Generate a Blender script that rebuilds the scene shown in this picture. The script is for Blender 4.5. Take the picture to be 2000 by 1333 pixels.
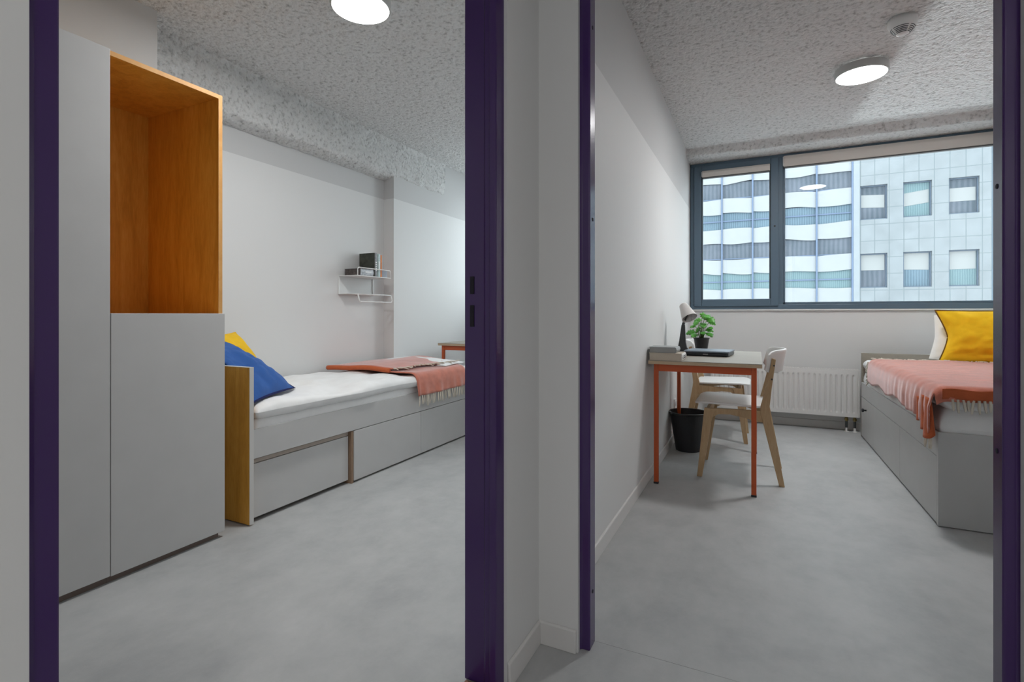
import bpy, math, random
import numpy as np
from mathutils import Vector

for o in list(bpy.data.objects):
    bpy.data.objects.remove(o)
S = bpy.context.scene
COL = S.collection
PI = math.pi
random.seed(7)
RNG = np.random.RandomState(11)

# ------------------------------------------------------------------ camera, sky, exposure
cam_d = bpy.data.cameras.new('camera')
cam = bpy.data.objects.new('camera', cam_d)
COL.objects.link(cam)
cam.location = (0, 0, 1.0)
cam.rotation_euler = (PI / 2, 0, math.atan(0.48))
cam_d.sensor_width = 36
cam_d.lens = 18.0
cam_d.shift_y = -52.5 / 2000
cam_d.clip_start = 0.02
cam_d.clip_end = 300
S.camera = cam
S.view_settings.view_transform = 'Standard'
S.view_settings.look = 'None'
S.view_settings.gamma = 1
S.view_settings.use_curve_mapping = False
S.view_settings.exposure = 0.0
S.cycles.max_bounces = 10
S.cycles.diffuse_bounces = 6
S.cycles.sample_clamp_indirect = 5
S.cycles.sample_clamp_direct = 14

SKY = 5.1
world = bpy.data.worlds.new('overcast_sky')
S.world = world
world.use_nodes = True
bg = world.node_tree.nodes['Background']
bg.inputs[0].default_value = (0.90, 0.96, 1.0, 1)
bg.inputs[1].default_value = SKY
LAMP_A, LAMP_B = 124.0, 124.0      # radiance of the two round ceiling lamps

# unseen area lamp added outside, its narrow beam brightening the ceiling by the window
bl = bpy.data.lights.new('ceiling_patch_fill', 'AREA')
bl.shape = 'RECTANGLE'
bl.size, bl.size_y = 1.1, 1.15
bl.spread = math.radians(1.5)
bl.energy = 2.6
bl.color = (0.93, 0.97, 1.0)
bo = bpy.data.objects.new('ceiling_patch_fill', bl)
COL.objects.link(bo)
bdir = Vector((0.076, -1.0, 0.5)).normalized()
bo.location = Vector((1.17, 5.25, 1.75)) - bdir * 3.4
bo.rotation_euler = bdir.to_track_quat('-Z', 'Y').to_euler()

# added area lamp outside the left room's unseen window, boosting its daylight
dl_ = bpy.data.lights.new('left_window_fill', 'AREA')
dl_.shape = 'RECTANGLE'
dl_.size, dl_.size_y = 2.0, 1.35
dl_.energy = 19
dl_.color = (0.965, 0.985, 1.0)
do_ = bpy.data.objects.new('left_window_fill', dl_)
COL.objects.link(do_)
do_.location = (-1.8, 5.42, 1.78)
do_.rotation_euler = (-PI / 2, 0, 0)

# unseen fill lamp added to brighten the hall, behind the camera
hl = bpy.data.lights.new('hall_fill', 'AREA')
hl.shape = 'DISK'
hl.size = 0.5
hl.energy = 19
hl.color = (1.0, 0.99, 0.97)
ho = bpy.data.objects.new('hall_fill', hl)
COL.objects.link(ho)
ho.location = (0.75, -0.95, 2.49)


# ------------------------------------------------------------------ materials
MATS = {}


def nodes(name):
    m = bpy.data.materials.new(name)
    m.use_nodes = True
    nt = m.node_tree
    return m, nt, nt.nodes['Principled BSDF']


def N(nt, kind, **kw):
    n = nt.nodes.new(kind)
    for k, v in kw.items():
        if k.startswith('i_'):
            key = k[2:]
            n.inputs[int(key) if key.isdigit() else key.replace('_', ' ')].default_value = v
        else:
            setattr(n, k, v)
    return n


def coords(nt, scale=(1, 1, 1), rot=(0, 0, 0), world_space=True):
    if world_space:
        g = N(nt, 'ShaderNodeNewGeometry').outputs['Position']
    else:
        g = N(nt, 'ShaderNodeTexCoord').outputs['Object']
    mp = N(nt, 'ShaderNodeMapping')
    mp.inputs['Scale'].default_value = scale
    mp.inputs['Rotation'].default_value = rot
    nt.links.new(g, mp.inputs['Vector'])
    return mp.outputs['Vector']


def ramp(nt, fac, stops):
    r = N(nt, 'ShaderNodeValToRGB')
    els = r.color_ramp.elements
    while len(els) < len(stops):
        els.new(0.5)
    for e, (p, c) in zip(els, stops):
        e.position = p
        e.color = (*c, 1)
    nt.links.new(fac, r.inputs['Fac'])
    return r.outputs['Color']


def bump(nt, b, height, strength=0.3, dist=0.01):
    bp = N(nt, 'ShaderNodeBump')
    bp.inputs['Strength'].default_value = strength
    bp.inputs['Distance'].default_value = dist
    nt.links.new(height, bp.inputs['Height'])
    nt.links.new(bp.outputs['Normal'], b.inputs['Normal'])


def plain(name, col, rough=0.5, metal=0.0, spec=0.5, noise=0.0, nscale=40, bmp=0.0, bscale=200, sheen=0.0, sheen_tint=None, coat=0.0, world_space=False):
    if name in MATS:
        return MATS[name]
    m, nt, b = nodes(name)
    b.inputs['Base Color'].default_value = (*col, 1)
    b.inputs['Roughness'].default_value = rough
    b.inputs['Metallic'].default_value = metal
    b.inputs['Specular IOR Level'].default_value = spec
    if coat:
        b.inputs['Coat Weight'].default_value = coat
        b.inputs['Coat Roughness'].default_value = 0.2
    if sheen:
        b.inputs['Sheen Weight'].default_value = sheen
        b.inputs['Sheen Roughness'].default_value = 0.4
        b.inputs['Sheen Tint'].default_value = (*(sheen_tint or (1, 1, 1)), 1)
    v = coords(nt, world_space=world_space)
    if noise:
        n = N(nt, 'ShaderNodeTexNoise', i_Scale=nscale, i_Detail=4.0)
        nt.links.new(v, n.inputs['Vector'])
        c = ramp(nt, n.outputs['Fac'], [(0.3, tuple(k * (1 - noise) for k in col)), (0.7, tuple(min(1, k * (1 + noise)) for k in col))])
        nt.links.new(c, b.inputs['Base Color'])
    if bmp:
        n2 = N(nt, 'ShaderNodeTexNoise', i_Scale=bscale, i_Detail=3.0)
        nt.links.new(v, n2.inputs['Vector'])
        bump(nt, b, n2.outputs['Fac'], bmp, 0.004)
    MATS[name] = m
    return m


def wall_paint():
    m, nt, b = nodes('two_tone_wall_paint')
    g = N(nt, 'ShaderNodeNewGeometry')
    sx = N(nt, 'ShaderNodeSeparateXYZ')
    nt.links.new(g.outputs['Position'], sx.inputs[0])
    mt = N(nt, 'ShaderNodeMath', operation='GREATER_THAN')
    mt.inputs[1].default_value = 2.02
    nt.links.new(sx.outputs['Z'], mt.inputs[0])
    mx = N(nt, 'ShaderNodeMix', data_type='RGBA')
    nt.links.new(mt.outputs[0], mx.inputs['Factor'])
    mx.inputs['A'].default_value = (0.69, 0.69, 0.687, 1)
    mx.inputs['B'].default_value = (0.555, 0.555, 0.555, 1)
    nt.links.new(mx.outputs['Result'], b.inputs['Base Color'])
    b.inputs['Roughness'].default_value = 0.6
    b.inputs['Specular IOR Level'].default_value = 0.3
    n2 = N(nt, 'ShaderNodeTexNoise', i_Scale=120.0, i_Detail=2.0)
    nt.links.new(g.outputs['Position'], n2.inputs['Vector'])
    bump(nt, b, n2.outputs['Fac'], 0.08, 0.002)
    return m


def spray_ceiling():
    m, nt, b = nodes('sprayed_ceiling')
    v = coords(nt)
    n1 = N(nt, 'ShaderNodeTexNoise', i_Scale=42.0, i_Detail=5.0, i_Roughness=0.6)
    nt.links.new(v, n1.inputs['Vector'])
    vo = N(nt, 'ShaderNodeTexVoronoi', i_Scale=75.0)
    vo.feature = 'SMOOTH_F1'
    nt.links.new(v, vo.inputs['Vector'])
    ad = N(nt, 'ShaderNodeMath', operation='MULTIPLY_ADD')
    ad.inputs[1].default_value = -0.35
    nt.links.new(vo.outputs['Distance'], ad.inputs[0])
    nt.links.new(n1.outputs['Fac'], ad.inputs[2])
    c = ramp(nt, n1.outputs['Fac'], [(0.28, (0.36, 0.36, 0.355)), (0.47, (0.68, 0.68, 0.675)), (0.8, (0.76, 0.76, 0.755))])  # pits also darkened in the colour, adding to the bump's shade
    nt.links.new(c, b.inputs['Base Color'])
    b.inputs['Roughness'].default_value = 0.95
    b.inputs['Specular IOR Level'].default_value = 0.1
    bump(nt, b, ad.outputs[0], 1.0, 0.018)
    return m


def floor_vinyl():
    m, nt, b = nodes('concrete_look_vinyl')
    v = coords(nt, (1, 0.8, 1))
    n1 = N(nt, 'ShaderNodeTexNoise', i_Scale=1.7, i_Detail=8.0, i_Roughness=0.62, i_Distortion=0.4)
    nt.links.new(v, n1.inputs['Vector'])
    n2 = N(nt, 'ShaderNodeTexNoise', i_Scale=9.0, i_Detail=6.0, i_Roughness=0.7)
    nt.links.new(v, n2.inputs['Vector'])
    mx = N(nt, 'ShaderNodeMix', data_type='FLOAT')
    mx.inputs['Factor'].default_value = 0.38
    nt.links.new(n1.outputs['Fac'], mx.inputs['A'])
    nt.links.new(n2.outputs['Fac'], mx.inputs['B'])
    c = ramp(nt, mx.outputs['Result'], [(0.30, (0.325, 0.33, 0.335)), (0.5, (0.425, 0.43, 0.43)), (0.70, (0.51, 0.51, 0.51))])
    nt.links.new(c, b.inputs['Base Color'])
    r = N(nt, 'ShaderNodeMapRange')
    r.inputs['To Min'].default_value = 0.46
    r.inputs['To Max'].default_value = 0.60
    nt.links.new(n2.outputs['Fac'], r.inputs['Value'])
    nt.links.new(r.outputs['Result'], b.inputs['Roughness'])
    b.inputs['Specular IOR Level'].default_value = 0.25
    n3 = N(nt, 'ShaderNodeTexNoise', i_Scale=260.0, i_Detail=2.0)
    nt.links.new(v, n3.inputs['Vector'])
    bump(nt, b, n3.outputs['Fac'], 0.06, 0.002)
    return m


def wood(name, dark, mid, light, axis_scale, rough=0.45, wscale=3.0):
    m, nt, b = nodes(name)
    v = coords(nt, axis_scale)
    n1 = N(nt, 'ShaderNodeTexNoise', i_Scale=wscale, i_Detail=6.0, i_Roughness=0.6, i_Distortion=0.8)
    nt.links.new(v, n1.inputs['Vector'])
    n2 = N(nt, 'ShaderNodeTexNoise', i_Scale=wscale * 9, i_Detail=4.0)
    nt.links.new(v, n2.inputs['Vector'])
    mx = N(nt, 'ShaderNodeMix', data_type='FLOAT')
    mx.inputs['Factor'].default_value = 0.3
    nt.links.new(n1.outputs['Fac'], mx.inputs['A'])
    nt.links.new(n2.outputs['Fac'], mx.inputs['B'])
    c = ramp(nt, mx.outputs['Result'], [(0.3, dark), (0.5, mid), (0.7, light)])
    nt.links.new(c, b.inputs['Base Color'])
    b.inputs['Roughness'].default_value = rough
    b.inputs['Specular IOR Level'].default_value = 0.35
    return m


def fabric(name, col, scale=420, sheen=0.3, vary=0.12, bmp=0.25, tint=(1, 1, 1), rough=0.9, streak=None):
    m, nt, b = nodes(name)
    v = coords(nt, streak or (1, 1, 1), world_space=False)
    n1 = N(nt, 'ShaderNodeTexNoise', i_Scale=18.0, i_Detail=5.0)
    nt.links.new(v, n1.inputs['Vector'])
    c = ramp(nt, n1.outputs['Fac'], [(0.3, tuple(k * (1 - vary) for k in col)), (0.7, tuple(min(1, k * (1 + vary)) for k in col))])
    nt.links.new(c, b.inputs['Base Color'])
    b.inputs['Roughness'].default_value = rough
    b.inputs['Specular IOR Level'].default_value = 0.15
    b.inputs['Sheen Weight'].default_value = sheen
    b.inputs['Sheen Roughness'].default_value = 0.35
    b.inputs['Sheen Tint'].default_value = (*tint, 1)
    n2 = N(nt, 'ShaderNodeTexNoise', i_Scale=float(scale), i_Detail=2.0)
    nt.links.new(v, n2.inputs['Vector'])
    bump(nt, b, n2.outputs['Fac'], bmp, 0.003)
    return m


def glass_mat():
    m = bpy.data.materials.new('window_glass')
    m.use_nodes = True
    nt = m.node_tree
    nt.nodes.remove(nt.nodes['Principled BSDF'])
    out = nt.nodes['Material Output']
    tr = N(nt, 'ShaderNodeBsdfTransparent')
    tr.inputs[0].default_value = (0.93, 0.965, 0.97, 1)
    gl = N(nt, 'ShaderNodeBsdfGlossy')
    gl.inputs['Roughness'].default_value = 0.0
    fr = N(nt, 'ShaderNodeFresnel')
    ge = N(nt, 'ShaderNodeNewGeometry')          # same reflectance on both faces of the pane
    io = N(nt, 'ShaderNodeMix', data_type='FLOAT')
    io.inputs['A'].default_value = 1.5
    io.inputs['B'].default_value = 1 / 1.5
    nt.links.new(ge.outputs['Backfacing'], io.inputs['Factor'])
    nt.links.new(io.outputs['Result'], fr.inputs['IOR'])
    mx = N(nt, 'ShaderNodeMixShader')
    nt.links.new(fr.outputs[0], mx.inputs[0])
    nt.links.new(tr.outputs[0], mx.inputs[1])
    nt.links.new(gl.outputs[0], mx.inputs[2])
    nt.links.new(mx.outputs[0], out.inputs[0])
    return m


def emit(name, col, strength):
    m, nt, b = nodes(name)
    b.inputs['Base Color'].default_value = (0.8, 0.8, 0.8, 1)
    b.inputs['Emission Color'].default_value = (*col, 1)
    b.inputs['Emission Strength'].default_value = strength
    return m


def stone_grid(name, base, joint, px, pz, ox, oz, w=0.022):
    m, nt, b = nodes(name)
    g = N(nt, 'ShaderNodeNewGeometry')
    sx = N(nt, 'ShaderNodeSeparateXYZ')
    nt.links.new(g.outputs['Position'], sx.inputs[0])
    outs = []
    for ax, p, o_ in (('X', px, ox), ('Z', pz, oz)):
        s = N(nt, 'ShaderNodeMath', operation='SUBTRACT')
        s.inputs[1].default_value = o_
        nt.links.new(sx.outputs[ax], s.inputs[0])
        d = N(nt, 'ShaderNodeMath', operation='DIVIDE')
        d.inputs[1].default_value = p
        nt.links.new(s.outputs[0], d.inputs[0])
        f = N(nt, 'ShaderNodeMath', operation='FRACT')
        nt.links.new(d.outputs[0], f.inputs[0])
        l = N(nt, 'ShaderNodeMath', operation='LESS_THAN')
        l.inputs[1].default_value = w / p
        nt.links.new(f.outputs[0], l.inputs[0])
        outs.append(l.outputs[0])
    mxm = N(nt, 'ShaderNodeMath', operation='MAXIMUM')
    nt.links.new(outs[0], mxm.inputs[0])
    nt.links.new(outs[1], mxm.inputs[1])
    n1 = N(nt, 'ShaderNodeTexNoise', i_Scale=1.6, i_Detail=6.0)
    nt.links.new(g.outputs['Position'], n1.inputs['Vector'])
    c = ramp(nt, n1.outputs['Fac'], [(0.3, tuple(k * 0.9 for k in base)), (0.7, tuple(k * 1.08 for k in base))])
    mx = N(nt, 'ShaderNodeMix', data_type='RGBA')
    nt.links.new(mxm.outputs[0], mx.inputs['Factor'])
    nt.links.new(c, mx.inputs['A'])
    mx.inputs['B'].default_value = (*joint, 1)
    nt.links.new(mx.outputs['Result'], b.inputs['Base Color'])
    b.inputs['Roughness'].default_value = 0.8
    return m


def blind_glass(name, dark, light, pitch=0.13, contrast=0.5):
    """office glazing with vertical louvre blinds behind it"""
    m, nt, b = nodes(name)
    v = coords(nt)
    wv = N(nt, 'ShaderNodeTexWave', i_Scale=0.5 / pitch, i_Distortion=1.2, i_Detail=2.0)
    wv.bands_direction = 'X'
    nt.links.new(v, wv.inputs['Vector'])
    n1 = N(nt, 'ShaderNodeTexNoise', i_Scale=0.9, i_Detail=4.0)
    nt.links.new(v, n1.inputs['Vector'])
    mx = N(nt, 'ShaderNodeMix', data_type='FLOAT')
    mx.inputs['Factor'].default_value = 1 - contrast
    nt.links.new(wv.outputs['Fac'], mx.inputs['A'])
    nt.links.new(n1.outputs['Fac'], mx.inputs['B'])
    c = ramp(nt, mx.outputs['Result'], [(0.25, dark), (0.75, light)])
    nt.links.new(c, b.inputs['Base Color'])
    b.inputs['Roughness'].default_value = 0.5
    b.inputs['Specular IOR Level'].default_value = 0.2
    return m


M_WALL = wall_paint()
M_CEIL = spray_ceiling()
M_FLOOR = floor_vinyl()
M_GLASS = glass_mat()
M_BASE = plain('baseboard_vinyl', (0.66, 0.65, 0.64), 0.45)
M_PURPLE = plain('purple_steel', (0.050, 0.019, 0.110), 0.17, spec=0.55)
M_DARKHOLE = plain('strike_slot', (0.006, 0.004, 0.012), 0.7)
M_GREY = plain('pale_grey_board', (0.52, 0.515, 0.51), 0.42, spec=0.4, noise=0.02, nscale=8)
M_GREYEDGE = plain('board_edge', (0.60, 0.59, 0.57), 0.5)
M_AMBER = wood('honey_wood', (0.5238, 0.2439, 0.0317), (0.6809, 0.3364, 0.0514), (0.7858, 0.4373, 0.0889), (6, 6, 0.8))
M_AMBERX = wood('honey_wood_edge', (0.55, 0.27, 0.08), (0.66, 0.34, 0.11), (0.70, 0.40, 0.15), (2, 2, 2))
M_BIRCH = wood('pale_birch', (0.4000, 0.2640, 0.1360), (0.4800, 0.3360, 0.1920), (0.5360, 0.3920, 0.2400), (14, 14, 1.4), 0.5)
M_TABLETOP = wood('beige_tabletop', (0.2590, 0.2310, 0.1925), (0.2940, 0.2660, 0.2240), (0.3220, 0.2940, 0.2520), (1.5, 8, 8), 0.5)
M_TEDGE = wood('tabletop_edge', (0.42, 0.30, 0.19), (0.50, 0.37, 0.25), (0.56, 0.43, 0.30), (2, 2, 30), 0.5)
M_BROWN = plain('brown_board', (0.26, 0.17, 0.11), 0.6, noise=0.1)
M_GAP = plain('shadow_board', (0.10, 0.07, 0.05), 0.8)
M_PLINTH = plain('plinth_board', (0.16, 0.12, 0.10), 0.45)
M_ORANGE = plain('orange_steel', (0.5084, 0.0861, 0.0180), 0.38, bmp=0.03, bscale=90)
M_BLACK = plain('black_plastic', (0.012, 0.013, 0.016), 0.4)
M_SHEET = fabric('white_cotton', (0.80, 0.80, 0.80), 300, 0.1, 0.02, 0.1)
M_BLUE = fabric('blue_linen', (0.036, 0.105, 0.33), 380, 0.25, 0.10, 0.3, (0.5, 0.65, 1.0))
M_BLUED = fabric('navy_piping', (0.010, 0.014, 0.075), 380, 0.1, 0.05)
M_YELLOW = fabric('yellow_linen', (0.8000, 0.4784, 0.0180), 380, 0.12, 0.06, 0.3, (1, 0.9, 0.5))
M_BROWNPIPE = fabric('brown_piping', (0.16, 0.085, 0.02), 380, 0.1, 0.05)
M_THROW = fabric('coral_wool', (0.57, 0.195, 0.135), 350, 1.0, 0.14, 0.5, (1.0, 0.93, 0.95), streak=(1, 1, 1))
M_THROWE = fabric('orange_wool_edge', (0.52, 0.125, 0.05), 350, 0.2, 0.10, 0.5)
M_FRINGE = fabric('cream_yarn', (0.68, 0.62, 0.53), 500, 0.2, 0.08, 0.3)
M_WHITE = plain('white_lacquer', (0.78, 0.78, 0.77), 0.35)
M_WHITEM = plain('white_powder_coat', (0.72, 0.72, 0.71), 0.35)
M_RAD = plain('radiator_enamel', (0.74, 0.73, 0.72), 0.3)
M_BRASS = plain('valve_brass', (0.40, 0.30, 0.12), 0.35, metal=0.7)
M_SLATE = plain('slate_window_frame', (0.0975, 0.1495, 0.2015), 0.42, spec=0.5)
M_SLATED = plain('slate_gasket', (0.02, 0.035, 0.045), 0.5)
M_BLIND = plain('beige_blind_cloth', (0.62, 0.58, 0.54), 0.8)
M_RIM = plain('lamp_rim', (0.50, 0.50, 0.49), 0.4)
M_LIGHTA = emit('lamp_diffuser', (1.0, 1.0, 0.99), LAMP_A)
M_LIGHTB = emit('lamp_diffuser_far', (1.0, 1.0, 0.99), LAMP_B)
M_GRAPH = plain('graphite_plastic', (0.045, 0.048, 0.050), 0.5)
M_SHADE = plain('grey_lamp_shade', (0.60, 0.57, 0.555), 0.55)
M_SHADEI = plain('lamp_shade_inside', (0.62, 0.58, 0.56), 0.6)
M_POT = plain('dark_pot', (0.022, 0.022, 0.026), 0.45)
M_SOIL = plain('soil', (0.03, 0.02, 0.012), 0.95, noise=0.4, bmp=0.6)
M_LEAF = plain('green_leaf', (0.075, 0.32, 0.03), 0.4, noise=0.45, nscale=14, bmp=0.15, bscale=60)
M_STEM = plain('leaf_stem', (0.10, 0.16, 0.05), 0.55)
M_LAPLID = plain('laptop_lid', (0.20, 0.24, 0.30), 0.4, spec=0.6)  # base lightened towards blue to imitate the window's reflection in the lid
M_LAPBASE = plain('laptop_base', (0.018, 0.020, 0.026), 0.4)
M_PAGES = plain('book_pages', (0.58, 0.50, 0.41), 0.85, bmp=0.5, bscale=300)
M_PAGESG = plain('grey_book_pages', (0.36, 0.36, 0.35), 0.85, bmp=0.5, bscale=300)
M_SPINEW = plain('white_spine', (0.70, 0.68, 0.64), 0.5, noise=0.12, nscale=60)
M_COVERG = plain('grey_cover', (0.30, 0.31, 0.31), 0.45)
M_DKGREEN = plain('dark_green_cover', (0.040, 0.043, 0.032), 0.4, noise=0.7, nscale=22)
M_SPGREY = plain('grey_spine', (0.20, 0.20, 0.21), 0.4, noise=0.35, nscale=70)
M_SPTEAL = plain('teal_spine', (0.40, 0.50, 0.50), 0.4, noise=0.25, nscale=60)
M_SPORANGE = plain('orange_spine', (0.66, 0.20, 0.045), 0.45, noise=0.1)
M_SPBLUE = plain('slate_blue_spine', (0.26, 0.28, 0.33), 0.45)
M_SPLIGHT = plain('light_grey_spine', (0.42, 0.44, 0.47), 0.4, noise=0.3, nscale=40)
M_SPDARK = plain('dark_umber_spine', (0.075, 0.06, 0.055), 0.5, noise=0.5, nscale=40)
M_MARK = plain('printed_white', (0.72, 0.73, 0.73), 0.5)
M_MARKD = plain('printed_dark', (0.10, 0.10, 0.11), 0.5)
M_STONE = stone_grid('pale_stone_cladding', (0.1752, 0.1926, 0.2039), (0.1225, 0.1418, 0.1500), 0.536, 0.745, 4.22, 0.58, 0.035)
M_STONEP = plain('stone_strip', (0.2055, 0.2262, 0.2428), 0.8, noise=0.04, nscale=2)
M_PANEL = plain('white_spandrel', (0.2357, 0.2478, 0.2582), 0.6, noise=0.03, nscale=2)
M_MULL = plain('steel_blue_mullion', (0.0819, 0.1174, 0.1860), 0.5)
M_GLB = [blind_glass('office_glass_teal', (0.0865, 0.1381, 0.1531), (0.1329, 0.1957, 0.2108)),
         blind_glass('office_glass_slate', (0.0535, 0.0709, 0.0884), (0.1112, 0.1254, 0.1531), 0.3, 0.25),
         blind_glass('office_glass_blue', (0.0644, 0.0998, 0.1289), (0.1154, 0.1672, 0.2073), 0.16, 0.45)]
M_WINFR = plain('office_window_frame', (0.0705, 0.0989, 0.1377), 0.5)
M_OBLINDREF = plain('office_blind_reflection', (0.2286, 0.2371, 0.2376), 0.7)
M_GROUND = plain('street_paving', (0.36, 0.36, 0.36), 0.9, noise=0.1, nscale=1)


# ------------------------------------------------------------------ mesh helpers
class MB:
    def __init__(s):
        s.v, s.f = [], []

    def add(s, v, f):
        n = len(s.v)
        s.v += [tuple(map(float, p)) for p in v]
        s.f += [tuple(i + n for i in q) for q in f]
        return s

    def box(s, x0, x1, y0, y1, z0, z1):
        v = [(x, y, z) for x in (x0, x1) for y in (y0, y1) for z in (z0, z1)]
        return s.add(v, [(0, 1, 3, 2), (4, 6, 7, 5), (0, 4, 5, 1), (2, 3, 7, 6), (0, 2, 6, 4), (1, 5, 7, 3)])

    def prism(s, poly, axis, d0, d1):
        """poly in the plane across axis (x: (y,z), y: (x,z), z: (x,y))"""
        def p3(a, b, d):
            return {'x': (d, a, b), 'y': (a, d, b), 'z': (a, b, d)}[axis]
        n = len(poly)
        v = [p3(a, b, d0) for a, b in poly] + [p3(a, b, d1) for a, b in poly]
        f = [tuple(range(n))[::-1], tuple(range(n, 2 * n))]
        f += [(i, (i + 1) % n, n + (i + 1) % n, n + i) for i in range(n)]
        return s.add(v, f)

    def lathe(s, prof, c=(0, 0, 0), n=40, M=None):
        v, f = [], []
        for r, z in prof:
            for k in range(n):
                a = 2 * PI * k / n
                p = Vector((r * math.cos(a), r * math.sin(a), z))
                if M is not None:
                    p = M @ p
                v.append((p.x + c[0], p.y + c[1], p.z + c[2]))
        for i in range(len(prof) - 1):
            for k in range(n):
                k2 = (k + 1) % n
                f.append((i * n + k, i * n + k2, (i + 1) * n + k2, (i + 1) * n + k))
        f.append(tuple(range(n))[::-1])
        f.append(tuple(range((len(prof) - 1) * n, len(prof) * n)))
        return s.add(v, f)

    def ring(s, prof, c=(0, 0, 0), n=40):
        """closed profile swept round z: no caps"""
        v, f = [], []
        m = len(prof)
        for r, z in prof:
            for k in range(n):
                a = 2 * PI * k / n
                v.append((c[0] + r * math.cos(a), c[1] + r * math.sin(a), c[2] + z))
        for i in range(m):
            j = (i + 1) % m
            for k in range(n):
                k2 = (k + 1) % n
                f.append((i * n + k, i * n + k2, j * n + k2, j * n + k))
        return s.add(v, f)

    def tube(s, path, r, n=8, closed=False):
        P = [Vector(p) for p in path]
        m = len(P)
        R = r if isinstance(r, (list, tuple)) else [r] * m
        v, f = [], []
        up0 = Vector((0.13, 0.21, 0.97)).normalized()
        for i, p in enumerate(P):
            a = P[(i - 1) % m] if closed or i > 0 else p
            b = P[(i + 1) % m] if closed or i < m - 1 else p
            t = (b - a).normalized()
            u = t.cross(up0)
            if u.length < 1e-3:
                u = t.cross(Vector((1, 0, 0)))
            u.normalize()
            w = t.cross(u)
            for k in range(n):
                an = 2 * PI * k / n
                v.append(p + u * (R[i] * math.cos(an)) + w * (R[i] * math.sin(an)))
        for i in range(m if closed else m - 1):
            j = (i + 1) % m
            for k in range(n):
                k2 = (k + 1) % n
                f.append((i * n + k, i * n + k2, j * n + k2, j * n + k))
        if not closed:
            f.append(tuple(range(n))[::-1])
            f.append(tuple(range((m - 1) * n, m * n)))
        return s.add(v, f)

    def grid(s, fn, nu, nv):
        v = [fn(i / nu, j / nv) for i in range(nu + 1) for j in range(nv + 1)]
        f = [(i * (nv + 1) + j, (i + 1) * (nv + 1) + j, (i + 1) * (nv + 1) + j + 1, i * (nv + 1) + j + 1)
             for i in range(nu) for j in range(nv)]
        return s.add(v, f)


OFF = {}


def empty(name, loc, label=None, cat=None, group=None, kind=None):
    o = bpy.data.objects.new(name, None)
    COL.objects.link(o)
    o.location = loc
    o.empty_display_size = 0.05
    OFF[o.name] = Vector(loc)
    tag(o, label, cat, group, kind)
    return o


def tag(o, label=None, cat=None, group=None, kind=None):
    if label:
        o['label'] = label
    if cat:
        o['category'] = cat
    if group:
        o['group'] = group
    if kind:
        o['kind'] = kind
    return o


def build(name, mb, mat, parent=None, bevel=0.0, smooth=False, sub=0, solid=0.0, label=None, cat=None, group=None, kind=None, loc=None, seg=2):
    me = bpy.data.meshes.new(name)
    V = np.array(mb.v, dtype=float)
    if parent is not None:
        off = OFF[parent.name]
    elif loc is not None:
        off = Vector(loc)
    else:
        off = Vector((0, 0, 0))
    V = V - np.array(off)
    me.from_pydata([tuple(p) for p in V], [], mb.f)
    me.validate()
    me.materials.append(mat)
    if smooth:
        me.polygons.foreach_set('use_smooth', [True] * len(me.polygons))
    o = bpy.data.objects.new(name, me)
    COL.objects.link(o)
    if parent is not None:
        o.parent = parent
    else:
        o.location = off
    OFF[o.name] = off
    if solid:
        md = o.modifiers.new('thickness', 'SOLIDIFY')
        md.thickness = solid
        md.offset = 0
    if bevel:
        md = o.modifiers.new('edge', 'BEVEL')
        md.width = bevel
        md.segments = seg
        md.limit_method = 'ANGLE'
        md.angle_limit = math.radians(40)
    if sub:
        md = o.modifiers.new('smooth', 'SUBSURF')
        md.levels = md.render_levels = sub
    # consistent outward normals
    import bmesh
    bm = bmesh.new()
    bm.from_mesh(me)
    bmesh.ops.recalc_face_normals(bm, faces=bm.faces)
    bm.to_mesh(me)
    bm.free()
    tag(o, label, cat, group, kind)
    return o


def B(*a):
    return MB().box(*a)


def struct(name, mb, mat, **k):
    return build(name, mb, mat, kind='structure', **k)


def copy_tree(o, parent=None):
    c = o.copy()
    COL.objects.link(c)
    if parent is not None:
        c.parent = parent
    for ch in list(o.children):
        copy_tree(ch, c)
    return c


def vnoise(x, y, seed=0):
    """smooth value noise on arrays"""
    x, y = np.asarray(x, float), np.asarray(y, float)
    xi, yi = np.floor(x).astype(int), np.floor(y).astype(int)
    xf, yf = x - xi, y - yi

    def h(a, b):
        n = (a * 374761393 + b * 668265263 + seed * 982451653) & 0x7fffffff
        n = ((n ^ (n >> 13)) * 1274126177) & 0x7fffffff
        return ((n ^ (n >> 16)) & 0xffff) / 65535.0
    u, v = xf * xf * (3 - 2 * xf), yf * yf * (3 - 2 * yf)
    return (h(xi, yi) * (1 - u) + h(xi + 1, yi) * u) * (1 - v) + (h(xi, yi + 1) * (1 - u) + h(xi + 1, yi + 1) * u) * v


def fn1(x, y, seed=0, oct_=3):
    t, a = 0.0, 1.0
    for k in range(oct_):
        t = t + a * (vnoise(x * 2 ** k, y * 2 ** k, seed + k) - 0.5)
        a *= 0.5
    return t


# ------------------------------------------------------------------ the setting
YW = 5.25            # window wall
XA, XAP, XAB = -3.0, -2.89, -2.715   # room A: bed wall, pillar face, pier behind the wardrobe
XP0, XP1 = -0.70, -0.603             # partition between the rooms
XR = 1.72            # right wall of room B
ZC = 2.52
struct('floor', B(-3.4, 2.0, -1.6, 5.5, -0.12, 0.0), M_FLOOR)

struct('wall_left', B(-3.2, XAB, -0.05, 1.545, 0, ZC + .15), M_WALL)          # pier behind the wardrobes
struct('wall_left.001', B(-3.2, XA, 1.545, 3.615, 0, ZC + .15), M_WALL)
struct('wall_left.002', B(-3.2, XAP, 3.615, 5.5, 0, ZC + .15), M_WALL)        # pillar

wf = MB()
wf.box(-3.2, XP0, -0.05, 0.10, 0, ZC + .15)                 # room A near wall
struct('wall_near', wf, M_WALL)

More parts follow.
